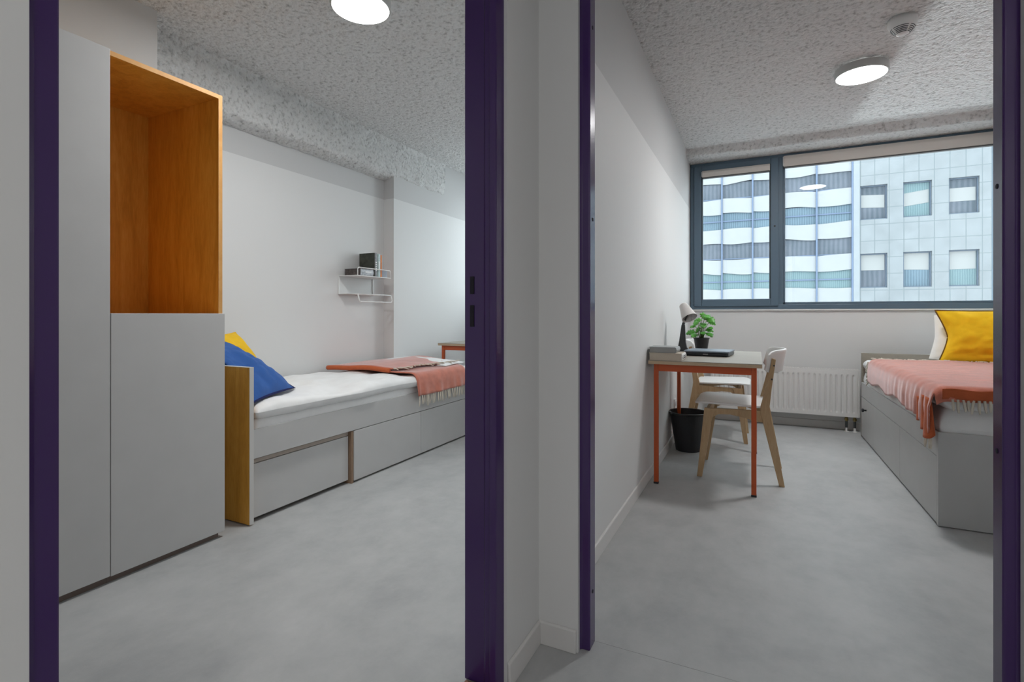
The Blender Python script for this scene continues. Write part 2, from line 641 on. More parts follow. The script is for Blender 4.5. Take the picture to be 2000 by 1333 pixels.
wm = MB()
wm.box(XP0, XP1, -1.6, 0.232, 0, ZC + .15)
wm.box(XP0, XP1, 1.225, 1.515, 0, ZC + .15)
wm.box(XP0, XP1, 0.232, 1.225, 2.13, ZC + .15)
wm.box(XP0, -0.595, 1.515, YW, 0, ZC + .15)
struct('wall_middle', wm, M_WALL)

w2 = MB()
w2.box(XP1, -0.478, 1.445, 1.515, 0, ZC + .15)
w2.box(0.508, 2.0, 1.445, 1.515, 0, ZC + .15)
w2.box(-0.478, 0.508, 1.445, 1.515, 2.13, ZC + .15)
struct('wall_front', w2, M_WALL)

wr = MB()
wr.box(XR, 2.0, 1.515, YW, 0, ZC + .15)
struct('wall_right', wr, M_WALL)
wh = MB()
wh.box(1.5, 1.62, -1.6, 1.445, 0, ZC + .15)
wh.box(XP0, 1.62, -1.72, -1.6, 0, ZC + .15)
struct('wall_hall', wh, M_WALL)

ZW0, ZW1 = 1.045, 2.45
wb = MB()
wb.box(-3.2, XR, YW, YW + .25, 0, ZW0)
wb.box(-3.2, XR, YW, YW + .25, ZW1, ZC + .15)
wb.box(-3.2, -2.86, YW, YW + .25, ZW0, ZW1)
wb.box(-0.75, -0.595, YW, YW + .25, ZW0, ZW1)
struct('wall_back', wb, M_WALL)


def ceiling_sheet(x0, x1, y0, y1, step, amp, seed, lip=None):
    nx, ny = int((x1 - x0) / step), int((y1 - y0) / step)
    X, Y = np.meshgrid(np.linspace(x0, x1, nx + 1), np.linspace(y0, y1, ny + 1), indexing='ij')
    n = fn1(X * 34, Y * 34, seed, 2)
    n2 = fn1(X * 9, Y * 9, seed + 9, 2)
    Z = ZC + amp * n * 1.1 + amp * 0.35 * n2 + 0.004 * fn1(X * 2, Y * 2, seed + 5, 2)
    if lip is not None:                       # sprayed downstand in front of the window head
        yl, zl = lip
        t = np.clip((Y + 0.008 * fn1(X * 7, Y * 0, seed + 3, 2) - yl) / 0.022, 0, 1)
        t = t * t * (3 - 2 * t)
        Z = Z - t * (ZC - zl)
    mb = MB()
    mb.v = np.stack([X.ravel(), Y.ravel(), Z.ravel()], 1).tolist()
    idx = np.arange((nx + 1) * (ny + 1)).reshape(nx + 1, ny + 1)
    mb.f = np.stack([idx[:-1, :-1].ravel(), idx[1:, :-1].ravel(), idx[1:, 1:].ravel(), idx[:-1, 1:].ravel()], 1).tolist()
    return mb


ca = ceiling_sheet(XAB - .3, XP0, 0.10, YW, 0.016, 0.008, 3)
# sprayed beam along the bed wall
by0, by1 = 1.545, 4.41
ny, nz = int((by1 - by0) / .016), 30


def beam_pt(i, j):
    y = by0 + (by1 - by0) * i
    k = j * 1.0
    prof = [(XA, 2.185), (XA + .05, 2.192), (XAP - .005, 2.212), (XAP + .012, 2.225), (XAP + .016, 2.30), (XAP + .016, ZC - .02), (XAP + .03, ZC + .01)]
    d = [0]
    for a, b in zip(prof, prof[1:]):
        d.append(d[-1] + math.hypot(a[0] - b[0], a[1] - b[1]))
    t = k * d[-1]
    for q in range(len(prof) - 1):
        if t <= d[q + 1] + 1e-9:
            w = (t - d[q]) / (d[q + 1] - d[q])
            x = prof[q][0] * (1 - w) + prof[q + 1][0] * w
            z = prof[q][1] * (1 - w) + prof[q + 1][1] * w
            break
    nn = float(fn1(y * 24, (x + z) * 24, 21, 3))
    n2 = float(fn1(y * 9, (x + z) * 9, 25, 2))
    return (x + 0.012 * nn + .006 * n2, y, z - 0.010 * nn - .006 * n2)


bmb = MB().grid(beam_pt, ny, nz)
base = len(ca.v)
ca.add(bmb.v, bmb.f)
# its rounded end
endp = [beam_pt(1.0, j / nz) for j in range(nz + 1)]
ca.add(endp + [(XA - .05, by1, 2.18), (XA - .05, by1, ZC + .03)], [tuple(list(range(nz + 1)) + [nz + 2, nz + 1])])
struct('ceiling', ca, M_CEIL, smooth=True)
cb = ceiling_sheet(-0.62, XR + .02, 1.50, YW, 0.014, 0.008, 17, lip=(4.955, 2.452))
struct('ceiling.001', cb, M_CEIL, smooth=True)
struct('ceiling.002', B(XP0, 1.62, -1.7, 1.50, ZC, ZC + .02), plain('hall_ceiling_paint', (0.5, 0.5, 0.5), 0.8))
struct('roof', B(-3.3, 2.1, -1.8, 5.55, ZC + .15, ZC + .35), plain('concrete_slab', (0.35, 0.35, 0.35), 0.9, noise=0.1))


def skirting(name, mbs):
    struct(name, mbs, M_BASE, bevel=0.003)


sk = MB()
sk.prism([(XP1, 0), (XP1 + .011, 0), (XP1 + .009, .066), (XP1, .069)], 'y', 1.226, 1.445)
sk.prism([(1.445, 0), (1.434, 0), (1.436, .066), (1.445, .069)], 'x', XP1, -0.482)
skirting('baseboard_hall', sk)
sk = MB()
sk.prism([(-.595, 0), (-.584, 0), (-.586, .066), (-.595, .069)], 'y', 1.54, YW)
skirting('baseboard_middle', sk)
sk = MB()
sk.prism([(YW, 0), (YW - .011, 0), (YW - .009, .066), (YW, .069)], 'x', -.584, XR)
skirting('baseboard_back', sk)
sk = MB()
sk.prism([(XAP, 0), (XAP + .011, 0), (XAP + .009, .066), (XAP, .069)], 'y', 3.72, YW)
skirting('baseboard_left', sk)

# floor seam at the second doorway and threshold at the first
struct('trim_1', B(-0.448, 0.481, 1.5205, 1.5225, 0.0, 0.0006), plain('seam', (0.40, 0.40, 0.40), 0.5))
struct('trim_2', B(-0.715, -0.612, 0.262, 1.2, 0.0, 0.008), plain('threshold_strip', (0.20, 0.10, 0.065), 0.5), bevel=0.003)


def door_frame(name, jambs, head, slots=()):
    r = empty(name, (0, 0, 0), kind='structure')
    for mb in jambs:
        build('door_jamb', mb, M_PURPLE, r, bevel=0.0025)
    build('door_head', head, M_PURPLE, r, bevel=0.0025)
    for nm, mb in slots:
        build(nm, mb, M_DARKHOLE, r)
    return r


# door 1, to the left room: opens in the partition, y 0.26 .. 1.20
ja = MB()
ja.prism([(-.722, .2605), (-.722, .205), (-.610, .205), (-.610, .232), (-.612, .239), (-.616, .2605)], 'z', 0, 2.13)
jb = MB()
jb.prism([(-.722, 1.205), (-.660, 1.205), (-.657, 1.200), (-.640, 1.200), (-.638, 1.190), (-.618, 1.190), (-.612, 1.226), (-.610, 1.232), (-.610, 1.25), (-.722, 1.25)], 'z', 0.004, 2.13)
hd = B(-.722, -.612, .232, 1.226, 2.09, 2.135)
slots = [('strike_slot', B(-.7035, -.6915, 1.2025, 1.206, 1.055, 1.102)), ('strike_slot', B(-.7035, -.6915, 1.2025, 1.206, 0.966, 1.024))]
door_frame('door_1', [ja, jb], hd, slots)

# door 2, to the right room: opens in the front wall, x -0.448 .. 0.481
ja = MB()
ja.prism([(-.448, 1.52), (-.448, 1.470), (-.4515, 1.467), (-.472, 1.467), (-.479, 1.460), (-.49, 1.460), (-.49, 1.52)], 'z', 0.0, 2.13)
jb = MB()
jb.prism([(.481, 1.52), (.481, 1.470), (.4845, 1.467), (.505, 1.467), (.509, 1.460), (.52, 1.460), (.52, 1.52)], 'z', 0.0, 2.13)
hd = B(-.479, .509, 1.460, 1.52, 2.09, 2.135)
slots = []
def disc_x(x, y, z, r, d):
    mb = MB()
    n = 14
    poly = [(y + r * math.cos(2 * PI * k / n), z + r * math.sin(2 * PI * k / n)) for k in range(n)]
    return mb.prism(poly, 'x', x - d, x + d)
for z in (1.863, 1.285, .165):
    slots.append(('screw_plug', disc_x(-.448, 1.495, z, .0055, .0012)))
for z in (1.285, .695, .095):
    slots.append(('screw_plug', disc_x(.481, 1.497, z, .0058, .0012)))
door_frame('door_2', [ja, jb], hd, slots)


# ------------------------------------------------------------------ windows
def window(name, x0, xs, xm, x1, mirror_y=YW, detail=True):
    r = empty(name, (0, 0, 0), kind='structure')
    y0 = mirror_y - .012
    fr = MB()
    fr.box(x0, x0 + .047, y0, y0 + .075, ZW0 + .045, ZW1 - .034)
    fr.box(x1 - .047, x1, y0, y0 + .075, ZW0 + .045, ZW1 - .034)
    fr.box(x0, x1, y0, y0 + .075, ZW0, ZW0 + .045)
    fr.box(x0, x1, y0, y0 + .075, ZW1 - .034, ZW1)
    fr.box(xs, xm, y0, y0 + .075, ZW0 + .045, ZW1 - .034)
    build('window_frame', fr, M_SLATE, r, bevel=0.004)
    sa = MB()
    ax0, ax1, az0, az1 = x0 + .035, xs + .028, ZW0 + .028, ZW1 - .026
    gx0, gx1, gz0, gz1 = x0 + .104, xs - .036, 1.142, 2.372
    ys = y0 - .016
    sa.box(ax0, gx0, ys, ys + .07, az0, az1)
    sa.box(gx1, ax1, ys, ys + .07, az0, az1)
    sa.box(gx0, gx1, ys, ys + .07, az0, gz0)
    sa.box(gx0, gx1, ys, ys + .07, gz1, az1)
    build('window_sash', sa, M_SLATE, r, bevel=0.005)
    gk = MB()
    for (a, b, c, d) in ((gx0 - .001, gx0 + .010, gz0, gz1), (gx1 - .010, gx1 + .001, gz0, gz1)):
        gk.box(a, b, ys + .002, ys + .05, c, d)
    build('glazing_gasket', gk, M_SLATED, r)
    build('window_pane', B(gx0, gx1, ys + .040, ys + .042, gz0, gz1), M_GLASS, r)
    build('window_pane', B(xm, x1 - .04, y0 + .045, y0 + .047, ZW0 + .045, ZW1 - .034), M_GLASS, r)
    gb = MB()
    gb.box(xm, xm + .018, y0 + .012, y0 + .045, ZW0 + .045, ZW1 - .034)
    gb.box(xm, x1 - .047, y0 + .012, y0 + .045, ZW0 + .045, ZW0 + .064)
    build('glazing_bead', gb, M_SLATE, r, bevel=0.003)
    if detail:
        hb = MB()
        hb.lathe([(.008, 0), (.008, .006), (.004, .008), (.004, .012)], (xs - .002, ys, 1.80), 14, MAT_FWD)
        build('sash_lock', hb, M_GRAPH, r)
    build('window_sill', B(x0 + .02, x1, YW - .022, YW, ZW0 - .012, ZW0), M_WHITEM, r, bevel=0.002)
    return r


from mathutils import Matrix
MAT_FWD = Matrix.Rotation(PI / 2, 3, 'X')      # lathe axis z -> -y (towards the room)
window('window_1', -.591, .141, .206, XR)
window('window_2', -2.86, -2.06, -1.995, -.75, detail=False)


def roller_blind(name, x0, x1, z0, z1, y, label):
    r = empty(name, ((x0 + x1) / 2, y, z0), label, 'blind')
    h = z1 - z0
    cs = MB().prism([(y, z1), (y - .052, z1), (y - .060, z1 - h * .25), (y - .060, z1 - h * .32), (y - .045, z0 + .012), (y, z0 + .012)], 'x', x0, x1)
    build('cassette', cs, M_BLIND, r, bevel=0.004)
    build('bottom_bar', B(x0 + .004, x1 - .004, y - .040, y - .006, z0, z0 + .012), plain('grey_bar', (0.10, 0.10, 0.10), 0.5), r, bevel=0.002)
    build('guide_cap', B(x0 - .006, x0 + .004, y - .05, y, z0 + .02, z1 - .006), M_WHITEM, r, bevel=0.002)
    return r


roller_blind('roller_blind', -.480, .100, 2.296, 2.366, YW - .006, 'short rolled-up beige blind over the narrow left sash of the window')
roller_blind('roller_blind', .210, XR - .05, 2.318, 2.425, YW + .012, 'long rolled-up beige blind across the top of the wide right pane')


# ------------------------------------------------------------------ ceiling fittings
def ceiling_lamp(x, y, mat, label):
    r = empty('ceiling_lamp', (x, y, 2.462), label, 'lamp', 'round ceiling lamps')
    rim = MB().ring([(.139, .0), (.141, .004), (.141, .045), (.06, .045), (.06, .038), (.132, .010), (.132, .0)], (x, y, 2.462), 64)
    build('lamp_rim', rim, M_RIM, r, smooth=False)
    d = MB().lathe([(.1325, .010), (.1325, .002), (.120, .0)], (x, y, 2.462), 64)
    build('diffuser', d, mat, r)
    return r


ceiling_lamp(-1.712, 1.895, M_LIGHTA, 'lit round ceiling lamp above the room with the wardrobe')
ceiling_lamp(.572, 3.755, M_LIGHTB, 'lit round ceiling lamp near the big window beside the smoke detector')

sx, sy, sz = .672, 3.245, 2.462
sd = empty('smoke_detector', (sx, sy, sz), 'small white smoke detector with dark slots on the grey ceiling', 'smoke detector')
build('housing', MB().lathe([(.064, .06), (.064, .030), (.060, .020), (.050, .006), (.030, -.018), (.020, -.024), (.008, -.026)], (sx, sy, sz), 48), M_WHITE, sd, smooth=True)
sl = MB()
for k, (rr, zz) in enumerate(((.0505, .007), (.0455, .000), (.0405, -.006), (.0355, -.012), (.0305, -.018))):
    for q in range(4):
        a0 = -2.6 + q * PI / 2
        pts = [(sx + rr * math.cos(a0 + t * 1.35 / 8), sy + rr * math.sin(a0 + t * 1.35 / 8), sz + zz) for t in range(9)]
        sl.tube(pts, .0020, 5)
build('vent_slots', sl, M_BLACK, sd)

# ------------------------------------------------------------------ wardrobes of the left room
XF = -2.162


def plinth(mb, y0, y1):
    return mb.box(-2.70, -2.182, y0, y1, 0, .026)


wd = empty('tall_wardrobe', (-2.44, .83, 0), 'tall pale grey wardrobe with one full-height flat door', 'wardrobe')
build('plinth', plinth(MB(), .60, 1.0615), M_PLINTH, wd)
cc = MB()
cc.box(-2.71, -2.184, .60, .618, .026, 1.984)
cc.box(-2.71, -2.184, 1.0435, 1.0615, .026, 1.984)
cc.box(-2.71, -2.184, .618, 1.0435, 1.966, 1.984)
cc.box(-2.71, -2.184, .618, 1.0435, .026, .044)
cc.box(-2.71, -2.702, .618, 1.0435, .044, 1.966)
build('carcass', cc, M_AMBER, wd)
build('wardrobe_door', B(-2.182, XF, .602, 1.0655, .028, 1.984), M_GREY, wd, bevel=0.0015)

wn = empty('niche_cabinet', (-2.44, 1.29, 0), 'cabinet with open honey-wood niche above a grey door, beside the bed', 'cabinet')
build('plinth', plinth(MB(), 1.0625, 1.50), M_PLINTH, wn)
YN0, YN1 = 1.0625, 1.516
build('side_panel', B(-2.71, -2.178, YN1 - .018, YN1, .026, 1.984), M_AMBER, wn, bevel=0.001)
build('side_panel', B(-2.71, -2.183, YN0, YN0 + .005, .026, 1.984), M_AMBER, wn, bevel=0.001)
build('top_panel', B(-2.71, -2.178, YN0 + .005, YN1 - .018, 1.966, 1.984), M_AMBER, wn, bevel=0.001)
build('niche_floor', B(-2.71, -2.184, YN0 + .005, YN1 - .018, .982, 1.0), M_AMBER, wn)
build('bottom_panel', B(-2.71, -2.184, YN0 + .005, YN1 - .018, .026, .044), M_AMBER, wn)
build('back_panel', B(-2.712, -2.704, YN0 + .005, YN1 - .018, .044, 1.966), M_AMBER, wn)
ed = MB()
ed.box(-2.178, -2.176, YN1 - .018, YN1, 1.003, 1.984)
ed.box(-2.178, -2.176, YN0 + .005, YN1 - .018, 1.966, 1.984)
build('front_edging', ed, M_AMBERX, wn)
oe = B(-2.70, -2.182, YN1, YN1 + .0012, .026, 1.984)
build('outer_veneer', oe, M_GREY, wn)
build('cabinet_door', B(-2.182, XF, YN0 + .0055, YN1 + .002, .026, 1.003), M_GREY, wn, bevel=0.0015)


# ------------------------------------------------------------------ storage beds
XB = -2.155       # bed front face, left room
bd = empty('storage_bed', (-2.55, 2.65, 0), 'pale grey storage bed with honey-wood end panel and three plinth drawers', 'bed', 'storage beds')
build('end_panel', B(-2.955, XB, 1.636, 1.658, .006, .747), M_AMBER, bd, bevel=0.001)
build('end_panel_edging', MB().box(XB, XB + .002, 1.636, 1.658, .006, .747).box(-2.955, XB + .002, 1.636, 1.658, .747, .749), M_GREYEDGE, bd)
build('foot_panel', B(-2.955, XB, 3.675, 3.697, .0, .45), M_GREY, bd, bevel=0.001)
build('side_rail', B(XB - .022, XB, 1.658, 3.675, .312, .451), M_GREY, bd, bevel=0.001)
build('back_rail', B(-2.955, -2.935, 1.658, 3.675, .02, .451), M_GREY, bd)
build('slat_base', B(-2.93, XB - .024, 1.66, 3.67, .325, .345), M_BIRCH, bd)
pt = MB()
pt.box(-2.93, XB - .003, 2.309, 2.327, .0, .308)
build('divider', pt, M_BROWN, bd)
build('inner_lath', B(-2.25, XB - .026, 1.66, 2.306, .284, .303), plain('pale_lath', (0.42, 0.36, 0.31), 0.6), bd)


def drawer(parent, xf, y0, y1, z0, z1, sgn, depth=.5, inset=0.0):
    xa, xb = xf - sgn * inset, xf - sgn * (inset + .019)
    d = build('drawer', B(min(xa, xb), max(xa, xb), y0, y1, z0, z1), M_GREY, parent, bevel=0.0015)
    bx = MB()
    xc, xd = xb, xb - sgn * depth
    lo, hi = min(xc, xd), max(xc, xd)
    bx.box(lo, hi, y0 + .012, y0 + .026, z0 + .01, z1 - .05)
    bx.box(lo, hi, y1 - .026, y1 - .012, z0 + .01, z1 - .05)
    bx.box(lo, hi, y0 + .026, y1 - .026, z0 + .01, z0 + .022)
    b = build('drawer_box', bx, M_BIRCH, d)
    return d


drawer(bd, XB, 1.660, 2.304, .022, .281, 1, inset=.022)
drawer(bd, XB, 2.329, 2.995, .012, .308, 1)
drawer(bd, XB, 2.998, 3.673, .012, .308, 1)


def soft_block(x0, x1, y0, y1, z0, z1, r, step, bumpfn, rtop=None):
    """rounded slab with a wrinkled surface: a grid wrapped over a superellipse section"""
    mb = MB()
    nx, ny = max(6, int((x1 - x0) / step)), max(6, int((y1 - y0) / step))
    cx, cy = (x0 + x1) / 2, (y0 + y1) / 2

    def edge(t):      # cosine spaced towards rims
        return 0.5 - 0.5 * math.cos(PI * t) if False else t
    # top and bottom sheets meet at the rim
    def surf(u, v, top):
        x = x0 + (x1 - x0) * u
        y = y0 + (y1 - y0) * v
        dx = min(x - x0, x1 - x)
        dy = min(y - y0, y1 - y)
        def fall(d):
            if d >= r:
                return 1.0
            q = 1 - d / r
            return math.sqrt(max(0, 1 - q * q))
        h = fall(dx) * fall(dy)
        zc = (z0 + z1) / 2
        zz = zc + (z1 - zc) * h if top else zc - (zc - z0) * h
        bx, by, bz = bumpfn(x, y, zz, top)
        k = 1.0
        return (x + bx, y + by, zz + bz * (h if top else 0))
    us = [0, .004, .012, .025] + [.04 + .92 * i / nx for i in range(nx + 1)] + [.975, .988, .996, 1]
    vs = [0, .002, .005, .010, .018] + [.03 + .94 * i / ny for i in range(ny + 1)] + [.982, .990, .995, .998, 1]
    for top in (True, False):
        v = [surf(u, w, top) for u in us for w in vs]
        nv = len(vs)
        f = [(i * nv + j, (i + 1) * nv + j, (i + 1) * nv + j + 1, i * nv + j + 1) for i in range(len(us) - 1) for j in range(nv - 1)]
        mb.add(v, f)
    return mb


def mattress_bump(seed):
    def f(x, y, z, top):
        n = float(fn1(x * 9, y * 7, seed, 3))
        return (.006 * float(fn1(y * 12, z * 30, seed + 2)), .004 * n, .006 * n)
    return f


def duvet_bump(seed, amp=.022):
    def f(x, y, z, top):
        n = float(fn1(x * 3.1 + .8 * y, y * 2.2 - .5 * x, seed, 3))
        w = float(fn1(x * 11 + y * 3, y * 6 - x * 5, seed + 4, 3))
        return (.022 * float(fn1(y * 5.5, 1.3 + z * 4, seed + 2, 3)), .008 * float(fn1(x * 5, 2.2, seed + 3)), amp * n + .016 * w)
    return f


m = soft_block(-2.93, -2.162, 1.662, 3.672, .348, .505, .045, .035, mattress_bump(3))
build('mattress', m, M_SHEET, loc=(-2.55, 2.65, .35), smooth=True, label='white mattress under the duvet on the bed with the honey-wood end panel', cat='mattress', group='mattresses')
m = soft_block(-2.95, -2.132, 1.665, 3.665, .490, .572, .05, .018, duvet_bump(31, .034))
build('duvet', m, M_SHEET, loc=(-2.55, 2.65, .5), smooth=True, label='rumpled white duvet spread under the blue cushion', cat='duvet', group='white duvets')


def cushion(name, c, e1, e2, a, b, t, mat, pipe_mat, label, cat, pinch=.10, pinchu=None, clampf=None, wr=.008, seed=1, group=None, n=34, pipe=.006, flange=0.0):
    """pillow: half-sizes a along e1, b along e2, thickness t along the normal"""
    e1, e2 = Vector(e1).normalized(), Vector(e2).normalized()
    nrm = e1.cross(e2).normalized()
    e2 = nrm.cross(e1).normalized()
    c = Vector(c)
    pinchu = pinch if pinchu is None else pinchu

    def pos(u, v, s):
        pu = a * u * (1 - pinchu * (1 - abs(v) ** 1.4) * abs(u) ** 1.5)
        pv = b * v * (1 - pinch * (1 - u * u) * abs(v) ** 1.5)
        h = (max(0, 1 - u ** 4) * max(0, 1 - v ** 4)) ** .55 * (0.55 + .45 * (1 - u * u) * (1 - v * v))
        w = wr * float(fn1(u * 3 + seed, v * 3, seed, 3)) * (1 - max(abs(u), abs(v)) ** 6)
        # creases fanning from the corners
        w += wr * .7 * math.sin(7 * math.atan2(abs(v) + .05, abs(u) + .05) * 2 + seed) * (u * u * v * v) * (1 - max(abs(u), abs(v)) ** 8)
        p = c + e1 * pu + e2 * pv + nrm * (s * (t * h) + w)
        if clampf:
            p = Vector(clampf(p))
        return p
    mb = MB()
    for s in (1, -1):
        mb.grid(lambda u, v: pos(2 * u - 1, 2 * v - 1, s), n, n)
    loc = (c.x, c.y, min(p[2] for p in mb.v))
    o = empty(name, loc, label, cat, group)
    build('cushion_body' if name == 'cushion' else 'pillow_body', mb, mat, o, smooth=True)
    if pipe_mat:
        path = []
        for k in range(n):
            path.append(pos(-1 + 2 * k / n, -1, 0))
        for k in range(n):
            path.append(pos(1, -1 + 2 * k / n, 0))
        for k in range(n):
            path.append(pos(1 - 2 * k / n, 1, 0))
        for k in range(n):
            path.append(pos(-1, 1 - 2 * k / n, 0))
        if flange:
            fl = MB()
            q = []
            for p in path:
                d = (p - c)
                d -= nrm * d.dot(nrm)
                pp = p + d.normalized() * flange
                q.append(Vector(clampf(pp)) if clampf else pp)
            m_ = len(path)
            v = []
            for p, p2 in zip(path, q):
                v += [p + nrm * .002, p2 + nrm * .0015, p2 - nrm * .0015, p - nrm * .002]
            f = []
            for i in range(m_):
                j = (i + 1) % m_
                for k in range(4):
                    k2 = (k + 1) % 4
                    f.append((i * 4 + k, j * 4 + k, j * 4 + k2, i * 4 + k2))
            fl.add(v, f)
            build('flange', fl, pipe_mat, o)
        else:
            build('piping', MB().tube(path, pipe, 6, True), pipe_mat, o, smooth=True)
    return o


def clampA(p):
    x, y, z = p
    if z < .758:
        y = max(y, 1.664)
    else:
        y = max(y, 1.664 - .6 * (z - .758)) if x > -2.17 else max(y, 1.53)
    y = max(y, 1.53)
    x = max(x, -2.97)
    return (x, y, z)


phi = math.radians(57)
e1 = Vector((.447, -.894, 0))
hv = Vector((-.894, -.447, 0))
e2 = Vector((0, 0, 1)) * math.cos(phi) + hv * math.sin(phi)
BR = Vector((-2.385, 2.085, .585))
cB = BR + e1 * .23 + e2 * .235
cushion('cushion', cB, e1, e2, .235, .24, .075, M_BLUE, M_BLUED, 'blue cushion leaning over the honey-wood bed end', 'cushion', .05, None, clampA, .026, 3, 'cushions', flange=.012)
nb = e1.cross(e2).normalized()
if nb.x < 0:
    nb = -nb
p2 = math.radians(35)
e2y = Vector((0, 0, 1)) * math.cos(p2) + hv * math.sin(p2)
cY = Vector((-2.88, 2.09, .888)) + e1 * .2 - e2y * .2
cushion('cushion', cY, e1, e2y, .2, .2, .075, M_YELLOW, M_YELLOW, 'yellow cushion mostly hidden behind the blue cushion', 'cushion', .07, None, clampA, .012, 8, 'cushions', pipe=.004)
cushion('pillow', (-2.55, 3.50, .60), (1, 0, 0), (0, 1, .02), .37, .145, .04, M_SHEET, None, 'white pillow lying flat at the far bed end past the folded throw', 'pillow', .05, None,
        lambda p: (p[0], p[1], max(p[2], .575)), .012, 15, 'white pillows')


def strand(mb, p0, d, ln, r=.0035, sway=.006, seed=0):
    rr = random.Random(seed)
    P0, D = Vector(p0), Vector(d).normalized()
    pts = []
    sx_, sy_ = rr.uniform(-1, 1) * sway, rr.uniform(-1, 1) * sway
    for k in range(4):
        t = k / 3
        pts.append(P0 + D * (ln * t) + Vector((sx_ * math.sin(2.2 * t), sy_ * math.sin(2.6 * t), 0)))
    mb.tube(pts, [r, r * 1.05, r * 1.1, r * .6], 5)


# throw folded across the left bed, hanging over its front edge
YT0, YT1 = 2.905, 3.565
Tr = .05


def throw_a(s, v, lift):
    """s metres from the wall along the cloth"""
    y = YT0 + (YT1 - YT0) * v
    xe = -2.135 + .010 + lift
    top = .586 + .040 * math.exp(-((s - .36) / .22) ** 2) * (.30 + .70 * v) + lift
    top += .008 * float(fn1(s * 5, v * 5, 41, 2))
    L1 = (xe - Tr) - (-2.93)
    skew = (.03 * (1 - min(s / .8, 1)))
    y += skew * (0.5 - v) * -1.2
    if s < L1:
        return (-2.93 + s, y, top)
    ang = (s - L1) / Tr
    if ang < PI / 2:
        return (xe - Tr + Tr * math.sin(ang), y, top - Tr + Tr * math.cos(ang))
    dn = s - L1 - Tr * PI / 2
    fold = .010 * math.sin(y * 21 + 1) * min(1, dn / .08) + .007 * math.sin(y * 47)*min(1, dn / .1)
    return (xe + abs(fold) + .004, y, top - Tr - dn)


Ltot = (-2.125 - Tr + 2.93) + Tr * PI / 2 + .105
th = empty('throw_blanket', (-2.5, 3.23, .58), 'folded coral throw hanging over the front of the bed beside the wardrobe', 'blanket', 'coral throw blankets')
build('lower_layer', MB().grid(lambda u, v: throw_a(u * Ltot, v, .0), 70, 30), M_THROW, th, smooth=True, solid=.008)
Lup = .60


def throw_up(u, v):
    lim = Lup + .10 * v
    x, y, z = throw_a(u * lim, v, .018)
    return (x, y, z + .004)


build('upper_layer', MB().grid(throw_up, 44, 26), M_THROW, th, smooth=True, solid=.008)
fe = MB()
fe.tube([(lambda p: (p[0], p[1] - .004, p[2] + .009))(throw_a(i / 30 * .58, 0.0, 0)) for i in range(31)], .017, 8)
build('folded_edge', fe, M_THROWE, th, smooth=True)
fr = MB()
for k in range(34):
    v = (k + .5) / 34
    p = throw_a(Ltot, v, 0)
    strand(fr, p, (random.uniform(-.05, .1), random.uniform(-.12, .12), -1), random.uniform(.062, .080), .0036, .005, k)
build('fringe', fr, M_FRINGE, th, smooth=True)
fr = MB()
for k in range(34):
    v = (k + .5) / 34
    p = throw_up(1, v)
    strand(fr, (p[0], p[1], p[2] + .003), (1, random.uniform(-.8, .8), random.uniform(-.25, .25)), random.uniform(.03, .055), .0042, .006, 100 + k)
build('fringe', fr, M_FRINGE, th, smooth=True)


# ------------------------------------------------------------------ wall shelf with books
sh = empty('wall_shelf', (XA, 3.27, 1.15), 'small white wire wall shelf holding a few books', 'shelf')
SY0, SY1, SX1 = 3.062, 3.468, -2.80
ZS = 1.306
build('shelf_board', B(XA + .001, SX1, SY0, SY1, ZS - .006, ZS), M_WHITEM, sh, bevel=0.001)
lb = MB()
lb.box(XA + .001, XA + .085, SY0, SY1, 1.158, 1.163)
build('lower_board', lb, M_WHITEM, sh, bevel=0.001)
for yy in (SY0 + .004, SY1 - .004):
    build('wall_bracket', B(XA + .001, XA + .010, yy - .005, yy + .005, 1.158, ZS - .006), M_WHITEM, sh, bevel=0.001)


def u_rail(y0, y1, x, za, zb, x2=None, rr=.018):
    """rail: up from za at y0, across at zb, down at y1"""
    x2 = x if x2 is None else x2
    s = 1 if zb > za else -1
    pts = [(x, y0, za), (x2, y0, zb - s * rr)]
    for k in range(1, 5):
        a = PI / 2 * k / 4
        pts.append((x2, y0 + rr - rr * math.cos(a), zb - s * rr + s * rr * math.sin(a)))
    for k in range(0, 5):
        a = PI / 2 * k / 4
        pts.append((x2, y1 - rr + rr * math.sin(a), zb - s * rr + s * rr * math.cos(a)))
    pts.append((x, y1, za))
    return pts


build('guard_rail', MB().tube(u_rail(SY0 + .006, SY1 - .004, SX1 - .003, ZS - .002, 1.366), .0042, 8), M_WHITE, sh, smooth=True)
rl = MB()
rl.tube([(XA + .08, SY0 + .006, 1.160), (SX1, SY0 + .006, 1.158)], .0035, 8)
rl.tube([(XA + .08, SY1 - .006, 1.160), (SX1, SY1 - .006, 1.158)], .0035, 8)
rl.tube([(SX1, SY0 + .006, 1.158), (SX1, SY1 - .006, 1.158)], .0042, 8)
build('lower_frame', rl, M_WHITEM, sh, smooth=True)
build('hanging_rail', MB().tube(u_rail(SY0 + .006, SY1 - .004, SX1, 1.156, 1.098, SX1 + .012), .0045, 8), M_WHITE, sh, smooth=True)


